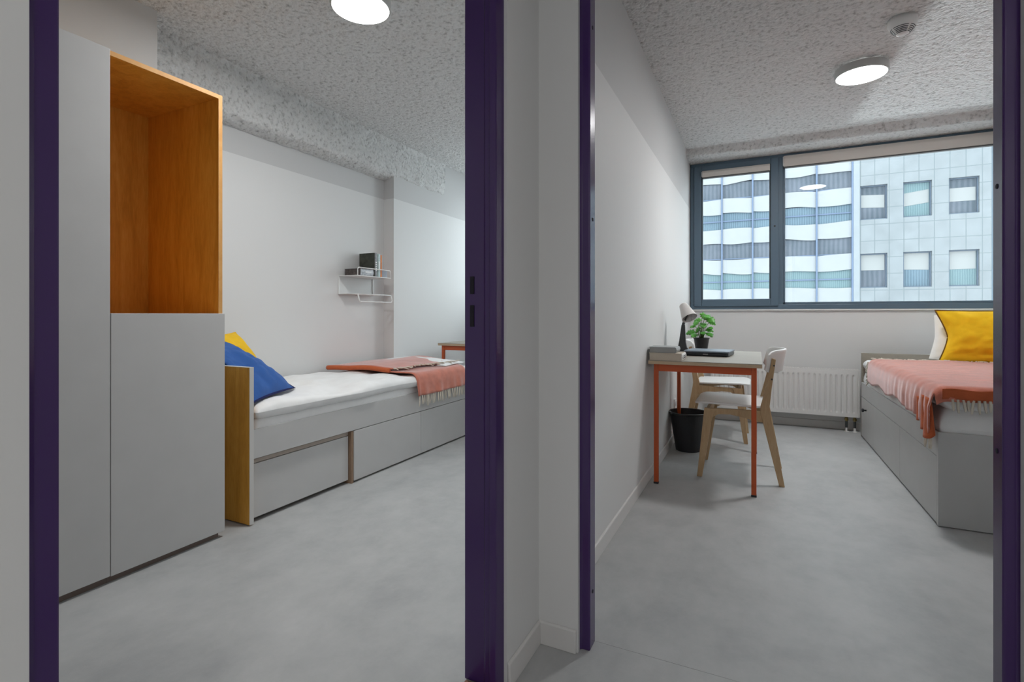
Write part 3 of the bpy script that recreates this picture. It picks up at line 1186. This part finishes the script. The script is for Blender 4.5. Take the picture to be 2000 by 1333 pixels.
def book(name, x0, x1, y0, y1, z0, z1, spine, cover, pages, label, axis, group, marks=None):
    """axis: direction of the spine face: '+x' standing/lying with spine to the room"""
    cx, cy = (x0 + x1) / 2, (y0 + y1) / 2
    o = empty(name, (cx, cy, z0), label, 'book', group)
    t = .0022
    if axis == 'stand':      # standing, spine facing +x, covers facing +-y
        build('page_block', B(x0 + .003, x1 - .004, y0 + t, y1 - t, z0 + .003, z1 - .003), pages, o)
        build('cover', B(x0, x1 - .002, y0, y0 + t, z0, z1), cover, o)
        build('cover', B(x0, x1 - .002, y1 - t, y1, z0, z1), cover, o)
        sp = [(x1 - .003, y0), (x1, y0 + .15 * (y1 - y0)), (x1 + .0015, cy), (x1, y1 - .15 * (y1 - y0)), (x1 - .003, y1)]
        build('spine', MB().prism(sp, 'z', z0, z1), spine, o)
    else:                    # lying flat, spine facing +x
        build('page_block', B(x0 + .003, x1 - .006, y0 + .003, y1 - .003, z0 + t, z1 - t), pages, o)
        build('cover', B(x0, x1 - .004, y0, y1, z0, z0 + t), cover, o)
        build('cover', B(x0, x1 - .004, y0, y1, z1 - t, z1), cover, o)
        zc = (z0 + z1) / 2
        sp = [(x1 - .006, z0), (x1, z0 + .12 * (z1 - z0)), (x1 + .004, zc), (x1, z1 - .12 * (z1 - z0)), (x1 - .006, z1)]
        build('spine', MB().prism(sp, 'y', y0, y1), spine, o)
    if marks:
        mk = MB()
        for q in marks:
            mk.box(*q)
        build('printed_mark', mk, M_MARK, o)
    return o


G1 = 'books on the wall shelf'
book('book', -2.985, -2.815, 3.118, 3.262, ZS, ZS + .056, M_SPLIGHT, M_SPDARK, M_SPDARK, 'thick grey-spined book lying flat on the wire shelf', 'flat', G1,
     [(-2.8125, -2.810, 3.165, 3.235, ZS + .024, ZS + .036)])
book('book', -2.985, -2.822, 3.288, 3.318, ZS, ZS + .196, M_SPGREY, M_DKGREEN, M_PAGESG, 'standing dark green book with grey spine, first on the wire shelf', 'stand', G1,
     [(-2.8206, -2.8196, 3.296, 3.310, ZS + .05 + .016 * k, ZS + .058 + .016 * k) for k in range(5)])
book('book', -2.985, -2.820, 3.321, 3.356, ZS, ZS + .192, M_SPTEAL, M_SPTEAL, M_PAGESG, 'standing pale teal book between the green and the orange books', 'stand', G1,
     [(-2.8185, -2.8175, 3.330, 3.346, ZS + .06, ZS + .13)])
book('book', -2.975, -2.822, 3.360, 3.378, ZS, ZS + .184, M_SPORANGE, M_SPORANGE, M_PAGES, 'thin orange book standing on the wire shelf', 'stand', G1)
book('book', -2.965, -2.830, 3.381, 3.455, ZS, ZS + .062, M_SPBLUE, M_SPBLUE, M_PAGESG, 'low slate-blue book standing at the right end of the shelf', 'stand', G1)


# ------------------------------------------------------------------ desks
def desk(x0, x1, y0, y1, label, zt=.729):
    o = empty('desk', ((x0 + x1) / 2, (y0 + y1) / 2, 0), label, 'desk', 'orange-framed desks')
    build('tabletop', B(x0, x1, y0, y1, zt - .003, zt), M_TABLETOP, o)
    build('tabletop_edging', B(x0, x1, y0, y1, zt - .022, zt - .003), M_TEDGE, o, bevel=0.001)
    zf = zt - .022
    ap = MB()
    i = .028
    w = .026
    lx0, lx1, ly0, ly1 = x0 + i, x1 - i, y0 + .022, y1 - .022
    ap.box(lx0 + w, lx1 - w, ly0 + .002, ly0 + w - .002, zf - .042, zf)
    ap.box(lx0 + w, lx1 - w, ly1 - w + .002, ly1 - .002, zf - .042, zf)
    ap.box(lx0 + .002, lx0 + w - .002, ly0 + w, ly1 - w, zf - .042, zf)
    ap.box(lx1 - w + .002, lx1 - .002, ly0 + w, ly1 - w, zf - .042, zf)
    build('frame', ap, M_ORANGE, o, bevel=0.0015)
    for ax in (lx0, lx1 - w):
        for ay in (ly0, ly1 - w):
            l = build('leg', B(ax, ax + w, ay, ay + w, .008, zf), M_ORANGE, o, bevel=0.003)
            build('foot_cap', B(ax - .001, ax + w + .001, ay - .001, ay + w + .001, 0, .012), M_BLACK, l, bevel=0.002)
    return o


desk(-.582, .022, 3.066, 4.10, 'desk with orange steel legs and beige top holding the lamp and plant')
desk(-2.70, -1.50, 4.02, 4.62, 'partly hidden orange-framed desk beyond the foot of the duvet-covered bed')


# ------------------------------------------------------------------ chairs
def make_chair(label):
    cy = 3.553
    o = empty('wooden_chair', (-.12, cy, 0), label, 'chair', 'wooden chairs with white seats')
    rear = [(.112, 0), (.141, 0), (.066, .42), (.062, .455), (.074, .57), (.095, .735), (.074, .742), (.050, .60), (.014, .455), (.014, .42)]
    front = [(-.338, 0), (-.309, 0), (-.252, .36), (-.238, .398), (-.225, .425), (-.296, .425)]
    hw = .212
    for s in (-1, 1):
        y0, y1 = sorted((cy + s * hw, cy + s * (hw - .024)))
        build('front_leg', MB().prism(front, 'y', y0, y1), M_BIRCH, o, bevel=0.002)
        lg = build('rear_leg', MB().prism(rear, 'y', y0, y1), M_BIRCH, o, bevel=0.002)
        for zz, xx in ((.62, .078), (.70, .089)):
            yy = cy + s * hw
            n = 10
            build('screw_cap', MB().lathe([(.005, 0), (.005, .0015)], (xx - .004, yy, zz), 10, Matrix.Rotation(PI / 2, 3, 'X')), M_GRAPH, lg)
        side = [(-.24, .425), (.02, .432), (.03, .362), (-.02, .368), (-.08, .384), (-.15, .395), (-.215, .392), (-.246, .372)]
        build('side_apron', MB().prism(side, 'y', *sorted((cy + s * (hw - .004), cy + s * (hw - .022)))), M_BIRCH, o, bevel=0.0015)
    build('front_apron', B(-.285, -.266, cy - hw + .022, cy + hw - .022, .372, .425), M_BIRCH, o, bevel=0.0015)
    build('rear_apron', B(.02, .038, cy - hw + .022, cy + hw - .022, .385, .435), M_BIRCH, o, bevel=0.0015)

    def seat(u, v):
        x = -.352 + .40 * u
        half = .222 - .012 * u
        # round the corners of the outline
        cu = min(u, 1 - u) / .14
        sh_ = 1 if cu >= 1 else math.sqrt(max(0, 1 - (1 - cu) ** 2)) * .22 + .78
        y = cy + (2 * v - 1) * half * sh_
        dish = -.012 * (1 - (2 * v - 1) ** 2) * math.sin(PI * min(1, u * 1.05))
        z = .448 + .010 * (1 - u) + dish + .004
        if u < .15:
            z -= .012 * ((.15 - u) / .15) ** 2
        return (x, y, z)
    build('seat', MB().grid(seat, 24, 20), M_WHITE, o, smooth=True, solid=.013, bevel=.003)

    def back(u, v):
        t = 2 * u - 1
        y = cy + t * .226
        x = .046 + .096 * (1 - t * t) + .022 * (v - .3) - .004
        rnd = math.sqrt(max(0, 1 - max(0, (abs(t) - .72) / .28) ** 2)) * .35 + .65
        zm = .719
        z = zm + (v - .5) * .134 * rnd + .004 * (1 - t * t)
        return (x, y, z)
    build('backrest', MB().grid(back, 28, 8), M_WHITE, o, smooth=True, solid=.012, bevel=.003)
    return o


ch = make_chair('wooden chair with white seat pulled up to the long side of the desk')
c2 = copy_tree(ch)
c2.rotation_euler = (0, 0, PI)
c2.location = (-.285, 4.535, 0)
c2['label'] = 'wooden chair behind the desk, between the waste bin and the radiator'

# ------------------------------------------------------------------ waste bin
bn = empty('waste_bin', (-.462, 3.965, 0), 'black round waste bin on the floor under the desk', 'bin')
build('bin_body', MB().ring([(.088, 0), (.130, .268), (.135, .272), (.135, .282), (.128, .282), (.083, .006), (.0, .006), (.0, 0)], (-.462, 3.965, 0), 48), M_BLACK, bn, smooth=False)
build('bin_rim', MB().tube([(-.462 + .134 * math.cos(2 * PI * k / 48), 3.965 + .134 * math.sin(2 * PI * k / 48), .280) for k in range(48)], .0045, 8, True), plain('bin_rim_plastic', (0.03, 0.03, 0.033), 0.25), bn, smooth=True)

# ------------------------------------------------------------------ socket on the left wall of room B
so = empty('power_socket', (-.595, 4.22, .27), 'small white power socket low on the wall behind the desk leg', 'socket')
build('plate', B(-.595, -.585, 4.18, 4.26, .25, .33), M_WHITE, so, bevel=0.003)
build('socket_well', disc_x(-.585, 4.22, .29, .021, .0012), plain('socket_grey', (0.45, 0.45, 0.45), 0.5), so)

# ------------------------------------------------------------------ radiator
rx0, rx1, rz0, rz1, ry = -.40, .772, .130, .530, 5.13
ra = empty('radiator', ((rx0 + rx1) / 2, ry + .05, rz0), 'white ribbed panel radiator under the window', 'radiator')
PITCH = .0405


def rad(u, v):
    x = rx0 + .012 + (rx1 - rx0 - .024) * u
    z = rz0 + (rz1 - rz0 - .012) * v
    ph = ((x - rx0 - .012) / PITCH) % 1.0
    ed = min(1, max(0, (z - rz0 - .032) / .012)) * min(1, max(0, (rz1 - .012 - .032 - z) / .012))
    g = max(0, math.cos(2 * PI * (ph - .5))) ** 1.5
    return (x, ry - .004 + .011 * g * ed, z)


build('front_panel', MB().grid(rad, 348, 46), M_RAD, ra, smooth=True)
cs = MB()
cs.box(rx0, rx0 + .012, ry - .003, ry + .085, rz0, rz1 - .004)
cs.box(rx1 - .012, rx1, ry - .003, ry + .085, rz0, rz1 - .004)
cs.box(rx0, rx1, ry + .078, ry + .085, rz0, rz1 - .012)
build('casing', cs, M_RAD, ra, bevel=0.003)
gr = MB()
gr.box(rx0, rx1, ry - .004, ry + .012, rz1 - .012, rz1)
gr.box(rx0, rx1, ry + .070, ry + .085, rz1 - .012, rz1)
k = rx0
while k < rx1 - .006:
    gr.box(k, k + .006, ry + .012, ry + .070, rz1 - .010, rz1 - .002)
    k += .020
build('top_grille', gr, M_RAD, ra)
for xx in (.680, .740):
    vp = build('valve', MB().lathe([(.010, .131), (.010, .115), (.015, .112), (.015, .098), (.009, .094), (.009, .086)], (xx, ry + .03, 0), 16), M_BRASS, ra)
    build('pipe_sleeve', MB().lathe([(.0095, .09), (.0095, .035)], (xx, ry + .03, 0), 14), M_GRAPH, vp)
    build('floor_pipe', MB().lathe([(.0085, .036), (.0085, .004), (.018, .004), (.018, 0)], (xx, ry + .03, 0), 16), M_WHITE, vp)

# ------------------------------------------------------------------ bed of the right room
XF2 = .764
bb = empty('storage_bed', (1.21, 4.03, 0), 'pale grey storage bed under the window with a black drawer knob', 'bed', 'storage beds')
build('end_panel', B(XF2, 1.70, 3.036, 3.058, .004, .445), M_GREY, bb, bevel=0.001)
build('head_panel', B(XF2, 1.70, 5.003, 5.025, .0, .682), M_TABLETOP, bb, bevel=0.001)
build('side_rail', B(XF2, XF2 + .022, 3.058, 5.003, .330, .445), M_GREY, bb, bevel=0.001)
build('back_rail', B(1.68, 1.70, 3.058, 5.003, .02, .445), M_GREY, bb)
build('slat_base', B(XF2 + .024, 1.68, 3.06, 5.0, .34, .36), M_BIRCH, bb)
d1 = drawer(bb, XF2, 3.762, 5.001, .010, .326, -1)
d2 = drawer(bb, XF2, 3.060, 3.759, .010, .326, -1)
build('knob', MB().lathe([(.007, 0), (.006, .014), (.014, .019), (.015, .026), (.011, .030), (.004, .031)], (XF2, 4.80, .247), 18, Matrix.Rotation(-PI / 2, 3, 'Y')), M_BLACK, d1, smooth=True)

m = soft_block(.772, 1.68, 3.045, 4.99, .362, .565, .05, .035, mattress_bump(13))
build('mattress', m, M_SHEET, loc=(1.22, 4.02, .365), smooth=True, label='white mattress under the pink throw on the bed by the window', cat='mattress', group='mattresses')
m = soft_block(.775, 1.685, 3.040, 4.985, .545, .640, .05, .03, duvet_bump(57, .012))
build('duvet', m, M_SHEET, loc=(1.22, 4.02, .55), smooth=True, label='white duvet peeking from under the pink throw by the window', cat='duvet', group='white duvets')

# throw spread over the bed: top, left drop, foot drop
TY0, TY1, TX0, TX1 = 3.022, 4.62, .752, 1.69
tb = empty('throw_blanket', (1.2, 3.8, .65), 'pinkish coral throw spread over the bed under the big window', 'blanket', 'coral throw blankets')
R2 = .045


def drop(s, L, r):
    """arc-length s measured inwards from the hem; returns (inset, down)"""
    if s < L:
        return 0.0, r + (L - s)
    a = (s - L) / r
    if a < PI / 2:
        return r - r * math.cos(a), r - r * math.sin(a)
    return r + (s - L - r * PI / 2), 0.0


def throw_b(su, sv, Ls, Lf):
    """su: arc from the left hem, sv: arc from the foot hem"""
    ix, dzx = drop(su, Ls, R2)
    iy, dzy = drop(sv, Lf, R2)
    x, y = TX0 + ix, TY0 + iy
    z = .662 + .008 * float(fn1(x * 4, y * 4, 71, 3)) + .0009 * math.sin(y * 46 + 2 * x) - dzx - dzy * (1 if dzx < .03 else .0)
    hang = min(1, dzx / .10)
    x -= hang * (.008 + .010 * (math.sin(y * 42 + .7 + 2.5 * float(fn1(y * 6, .3, 77, 2))) * .55 + math.sin(y * 71) * .45 + .9) * max(0, 1 - (y - TY0) / 1.1))
    hf = min(1, dzy / .08)
    y -= hf * (.004 + .004 * math.sin(x * 40)) if dzx < .05 else 0
    return (x, y, z)


def hem_left(y):
    """length of the hanging left side at depth y"""
    t = (y - TY0) / (TY1 - TY0)
    return .120 + .045 * max(0, 1 - t * 3.0) + .012 * math.sin(y * 13)


mb = MB()
nu, nv = 84, 110
Ltop = TX1 - TX0 - R2
for i in range(nu + 1):
    for j in range(nv + 1):
        sv = j / nv * (TY1 - TY0 - R2 + R2 * PI / 2 + .022)
        iy, _ = drop(sv, .022, R2)
        Ls = hem_left(TY0 + iy)
        su = i / nu * (Ls + R2 * PI / 2 + Ltop)
        mb.v.append(throw_b(su, sv, Ls, .022))
for i in range(nu):
    for j in range(nv):
        a = i * (nv + 1) + j
        mb.f.append((a, a + nv + 1, a + nv + 2, a + 1))
build('blanket_cloth', mb, M_THROW, tb, smooth=True, solid=.007)
# the rolled corner folds that hang beside the foot
cf = MB()
for (yc, w, zb, zt, xo) in ((3.055, .050, .405, .60, .030), (3.135, .034, .430, .60, .022), (3.235, .022, .455, .58, .016)):
    n = 16
    def fold(u, v, yc=yc, w=w, zb=zb, zt=zt, xo=xo):
        a = -PI * .5 + PI * v * 1.0
        ww = w * (.55 + .45 * (1 - u))
        return (TX0 - .006 - xo * math.cos(a) * (.45 + .55 * (1 - u)), yc + ww * math.sin(a) + .035 * u, zb + (zt - zb) * u + (.006 * math.cos(a) + .030 * abs(2 * v - 1) ** 2.5) * (1 - u))
    cf.grid(fold, 14, 14)
build('corner_fold', cf, M_THROWE, tb, smooth=True, solid=.007)
hm = MB()
hm.grid(lambda u, v: (TX0 + .022 + (TX1 - TX0 - .03) * u, TY0 - .007 + .003 * math.sin(u * 50), .652 - .048 * v + .004 * math.sin(u * 33)), 60, 4)
build('foot_hem', hm, M_THROWE, tb, smooth=True, solid=.006)
ff = MB()
for k in range(46):
    x = TX0 + .05 + (TX1 - TX0 - .06) * (k + .5) / 46
    strand(ff, (x, TY0 - .008, .606), (random.uniform(-.12, .12), random.uniform(-.05, .0), -1), random.uniform(.05, .066), .0058, .004, 300 + k)
build('fringe', ff, M_FRINGE, tb, smooth=True)
ff = MB()
for k in range(5):
    strand(ff, (TX0 - .016 - .003 * k, TY0 + .004 + .008 * k, .43), (random.uniform(-.1, .1), random.uniform(-.1, .1), -1), .065, .005, .006, 400 + k)
build('tassel', ff, M_FRINGE, tb, smooth=True)
ff = MB()
for k in range(44):
    x = TX0 + .03 + (TX1 - TX0 - .06) * (k + .5) / 44
    strand(ff, (x, TY1 - .004, .665), (random.uniform(-.9, .9), 1, random.uniform(-.10, .10)), random.uniform(.04, .07), .0052, .006, 500 + k)
build('fringe', ff, M_FRINGE, tb, smooth=True)
ff = MB()
for k in range(14):
    z = .64 - .012 * k
    strand(ff, (TX0 - .006, TY1, z), (random.uniform(-.35, .05), 1, -.9), random.uniform(.03, .05), .0048, .006, 600 + k)
build('fringe', ff, M_FRINGE, tb, smooth=True)

cushion('cushion', (1.437, 4.70, .835), (1, -.06, 0), (0, .22, 1), .262, .198, .085, M_YELLOW, M_BROWNPIPE, 'yellow cushion with dark piping standing on the pink throw', 'cushion', .045, .25,
        lambda p: (min(p[0], 1.71), p[1], max(p[2], .655)), .026, 5, 'cushions', pipe=.0055)
cushion('pillow', (1.445, 4.865, .79), (1, 0, -.16), (.16, .28, 1), .265, .175, .07, M_SHEET, None, 'white pillow standing behind the yellow cushion by the window', 'pillow', .08, None,
        lambda p: (min(p[0], 1.715), p[1], max(p[2], .64)), .01, 9, 'white pillows')

# ------------------------------------------------------------------ things on the desk
ZT = .729
# lamp
L0 = Vector((-.468, 3.80, ZT))
dl = empty('desk_lamp', L0, 'grey desk lamp with tilted cone shade standing beside the potted plant', 'lamp')
build('base_plate', MB().prism([(-.515 + .0, 3.745), (-.415, 3.755), (-.405, 3.80), (-.415, 3.85), (-.51, 3.86), (-.525, 3.80)], 'z', ZT, ZT + .010), M_GRAPH, dl, bevel=0.003)
st = MB().prism([(-.516, ZT + .010), (-.420, ZT + .010), (-.436, ZT + .018), (-.452, ZT + .035), (-.459, ZT + .07), (-.465, ZT + .196), (-.483, ZT + .203), (-.488, ZT + .190), (-.503, ZT + .08)], 'y', 3.785, 3.815)
build('stem', st, M_GRAPH, dl, bevel=0.003)
ax = Vector((.42, -.42, -.80)).normalized()
ctr = Vector((-.478, 3.800, ZT + .338))
q = ax.to_track_quat('Z', 'Y').to_matrix()
shade = build('lamp_shade', MB().ring([(.0, .0), (.024, .0), (.029, .006), (.054, .118), (.0525, .118), (.027, .010), (.0, .008)], (0, 0, 0), 36), M_SHADE, dl)
for v in shade.data.vertices:
    p = q @ (v.co + L0) + ctr - L0
    v.co = p
build('pivot_joint', MB().lathe([(.009, -.018), (.009, .018)], (-.474, 3.80, ZT + .205), 16, Matrix.Rotation(PI / 2, 3, 'X')), M_GRAPH, dl)
arm_a = Vector((-.474, 3.80, ZT + .205))
arm_b = ctr + ax * .085
build('shade_bracket', MB().tube([arm_a, arm_a.lerp(arm_b, .5), arm_b], .006, 8), M_GRAPH, dl)
hole = MB().lathe([(.018, .02), (.024, .06), (.018, .075), (.006, .082)], (0, 0, 0), 20)
hole.v = [tuple(q @ Vector(p) + ctr) for p in hole.v]
build('light_bulb', hole, M_WHITE, dl, smooth=True)

# plant
PX, PY = -.372, 3.985
pp = empty('potted_plant', (PX, PY, ZT), 'small green leafy plant in a dark pot on the desk', 'plant')
build('plant_pot', MB().ring([(.0, 0), (.040, 0), (.053, .088), (.056, .090), (.056, .098), (.050, .098), (.046, .082), (.0, .082)], (PX, PY, ZT), 36), M_POT, pp)
build('soil', MB().lathe([(.046, .080), (.045, .086), (.02, .089)], (PX, PY, ZT), 24), M_SOIL, pp, smooth=True)


def leaf(mb, base, tip_dir, up, L, W, rs):
    """heart-shaped notched leaf, slightly folded and drooping"""
    t = Vector(tip_dir).normalized()
    n = Vector(up)
    n = (n - t * n.dot(t)).normalized()
    sd = t.cross(n)
    rows = 12
    v, f = [], []
    for i in range(rows + 1):
        u = i / rows
        w = W * (math.sin(PI * min(1, (u + .12) / 1.12)) ** .75) * (1 - .25 * u)
        if i in (3, 6, 9):
            w *= .62
        for s in (-1, -.5, 0, .5, 1):
            back = -.16 * L * (abs(s) ** 1.5) * (1 - u) ** 2
            droop = -.22 * L * u * u
            fold = -.10 * W * abs(s) + .05 * W * math.sin(u * 9 + s * 2)
            v.append(Vector(base) + t * (L * u + back) + sd * (w * s) + n * (droop + fold))
    for i in range(rows):
        for k in range(4):
            a = i * 5 + k
            f.append((a, a + 5, a + 6, a + 1))
    mb.add(v, f)


rr = random.Random(5)
leaves = [(-.085, .02, .135, 1.0), (-.055, -.05, .115, .95), (.075, -.03, .125, .95), (.055, .04, .150, .8), (.02, -.06, .195, 1.05), (.070, .00, .235, 1.1),
          (.045, -.03, .255, 1.1), (-.02, .03, .225, .9), (-.045, -.02, .205, .8), (.088, .03, .205, .75), (-.075, -.03, .175, .7), (.00, .05, .265, .85), (.085, -.02, .165, .6), (.01, -.03, .13, .8), (-.03, .05, .16, .8)]
stm = MB()
for (dx, dy, dz, k) in leaves:
    top = Vector((PX + dx * .62, PY + dy * .62, ZT + dz + .012))
    b0 = Vector((PX + dx * .12, PY + dy * .12, ZT + .084))
    mid = b0.lerp(top, .55) + Vector((dx * -.12, 0, .012))
    stm.tube([b0, mid, top], [.0026, .0021, .0015], 6)
build('stems', stm, M_STEM, pp, smooth=True)
for (dx, dy, dz, k) in leaves:
    top = Vector((PX + dx * .62, PY + dy * .62, ZT + dz + .012))
    lf = MB()
    leaf(lf, top, (dx + rr.uniform(-.02, .02), dy - .05, -.030 + rr.uniform(-.02, .02)), (rr.uniform(-.2, .2), -.75, .8), .062 * k, .031 * k, rr)
    build('leaf', lf, M_LEAF, pp, smooth=True, solid=.0012)

# laptop
LA = empty('laptop', (-.29, 3.60, ZT), 'closed dark laptop lying on the desk in front of the plant', 'laptop')
build('laptop_base', MB().prism([(-.425, 3.505), (-.425, 3.735), (-.155, 3.735), (-.155, 3.505), (-.17, 3.49), (-.41, 3.49)], 'z', ZT + .003, ZT + .024), M_LAPBASE, LA, bevel=0.004)
build('laptop_lid', MB().prism([(-.428, 3.500), (-.428, 3.735), (-.152, 3.735), (-.152, 3.500), (-.166, 3.486), (-.414, 3.486)], 'z', ZT + .025, ZT + .035), M_LAPLID, LA, bevel=0.003)
build('laptop_latch', B(-.305, -.275, 3.4845, 3.488, ZT + .010, ZT + .018), plain('latch_grey', (0.25, 0.25, 0.26), 0.3, metal=0.5), LA)
for a in (-.41, -.17):
    for b in (3.51, 3.72):
        build('rubber_foot', MB().lathe([(.006, 0), (.006, .0035)], (a, b, ZT), 10), M_BLACK, LA)
LA.rotation_euler = (0, 0, math.radians(-6))

book('book', -.580, -.392, 3.080, 3.245, ZT, ZT + .043, M_SPINEW, M_PAGES, M_PAGES, 'thick book with white spine at the bottom of the desk pile', 'flat', 'books piled on the desk')
mk = MB()
bk = [o for o in COL.objects if o.get('label', '').startswith('thick book with white spine')][0]
for k in range(4):
    mk.box(-.3905, -.3878, 3.105 + .030 * k, 3.118 + .030 * k, ZT + .013, ZT + .030)
build('printed_mark', mk, M_MARKD, bk)
book('book', -.582, -.428, 3.095, 3.255, ZT + .0435, ZT + .077, M_COVERG, M_COVERG, M_PAGESG, 'grey book lying on top of the white-spined book', 'flat', 'books piled on the desk')

# ------------------------------------------------------------------ the offices across the street
YF = 28.0
struct('ground', B(-60, 60, 5.6, 70, -10.2, -10.0), M_GROUND)
cw = empty('office_building', (-2, YF, -10), 'office block of white bands and teal glass seen through the left panes', 'building', 'office blocks across the street')
MX = [-8.69, -7.28, -5.87, -4.46, -3.05, -1.638, -.228, 1.15, 2.505, 3.927]
ZB = [1.84 + 1.525 * k for k in range(-2, 6)]
build('base_wall', B(-8.8, 3.95, YF + .1, YF + 4, -10, ZB[0] + .4), M_STONEP, cw)
build('core', B(-8.8, 3.95, YF + .25, YF + 4, ZB[0] + .4, 9.2), M_GLB[1], cw)
gi = [1, 0, 0, 1, 2, 1, 0, 2, 1]
for r, z in enumerate(ZB):
    build('glass_band', B(-8.75, 3.93, YF + .12, YF + .25, z + .30, z + 1.22), M_GLB[gi[r]], cw)
    build('transom', B(-8.75, 3.93, YF + .07, YF + .12, z + .80 - .02 * (r % 3), z + .86 - .02 * (r % 3)) if r % 2 == 0 else B(-8.75, 3.93, YF + .07, YF + .12, z + .40, z + .44), M_MULL, cw)
    for b in range(len(MX) - 1):
        x0, x1 = MX[b], MX[b + 1]
        s = random.Random(r * 31 + b)
        ph, am, tl = s.uniform(0, 6), s.uniform(.02, .055), s.uniform(-.06, .06)

        def band(u, v, x0=x0, x1=x1, z=z, ph=ph, am=am, tl=tl):
            lo = z - .33 + am * math.sin(ph + 3.4 * u) + tl * (u - .5)
            hi = z + .40 + am * .8 * math.sin(ph * 1.7 + 3.0 * u) + tl * (u - .5)
            return (x0 + (x1 - x0) * u, YF + .03 * math.sin(PI * u) * s.random() * 0 + .06, lo + (hi - lo) * v)
        build('spandrel_panel', MB().grid(band, 14, 3), M_PANEL, cw, solid=.05)
for x in MX:
    build('mullion', B(x - .035, x + .035, YF - .03, YF + .12, ZB[0] - .3, 9.2), M_MULL, cw)
build('parapet', B(-8.8, 3.95, YF, YF + 4, 9.2, 9.6), M_PANEL, cw)

sb = empty('office_building', (9, YF, -10), 'pale stone-clad office block with square windows seen through the wide pane', 'building', 'office blocks across the street')
CW = [4.225 + 1.595 * k for k in range(6)]
RZ = [2.20 + 3.10 * k for k in range(-1, 3)]
x_end = 14.2
fa = MB()
cols = [(c, c + 1.02) for c in CW]
zlo = -10
for r in RZ:
    fa.box(4.19, x_end, YF, YF + .4, zlo, r)
    xa = 4.19
    for a, b in cols:
        if a - xa > .02:
            fa.box(xa, a, YF, YF + .4, r, r + 1.555)
        xa = b
    fa.box(xa, x_end, YF, YF + .4, r, r + 1.555)
    zlo = r + 1.555
fa.box(4.19, x_end, YF, YF + .4, zlo, 9.6)
build('stone_facade', fa, M_STONE, sb)
build('corner_strip', B(3.965, 4.20, YF - .03, YF + .4, -10, 9.6), M_STONEP, sb, bevel=0.01)
build('core', B(4.0, x_end, YF + .38, YF + 4, -10, 9.5), M_GLB[1], sb)
for ri, r in enumerate(RZ):
    for ci, (a, b) in enumerate(cols):
        z0, z1 = r, r + 1.555
        wfm = MB()
        w = .05
        wfm.box(a, a + w, YF + .12, YF + .2, z0, z1)
        wfm.box(b - w, b, YF + .12, YF + .2, z0, z1)
        wfm.box(a + w, b - w, YF + .12, YF + .2, z0, z0 + w)
        wfm.box(a + w, b - w, YF + .12, YF + .2, z1 - w, z1)
        wo = build('window', wfm, M_WINFR, sb)
        build('pane', B(a + w, b - w, YF + .19, YF + .2, z0 + w, z1 - w), M_GLB[(ci + ri) % 3 if ci else 1], wo)
        if ri == 2:
            bz0, bz1 = z0 + .56, z1 - .42  # in this row the white strip imitates a reflection across the pane
        else:
            bz0, bz1 = z0 + .80 - .03 * ci, z1 - .05
        tl = random.Random(ri * 7 + ci).uniform(-.04, .06)
        build('white_blind_reflection', MB().prism([(a + w, bz0 - tl), (b - w - .03, bz0 + tl), (b - w - .03, bz1 + (tl if ri == 2 else 0)), (a + w, bz1 - (tl if ri == 2 else 0))], 'y', YF + .175, YF + .189), M_OBLINDREF, wo)
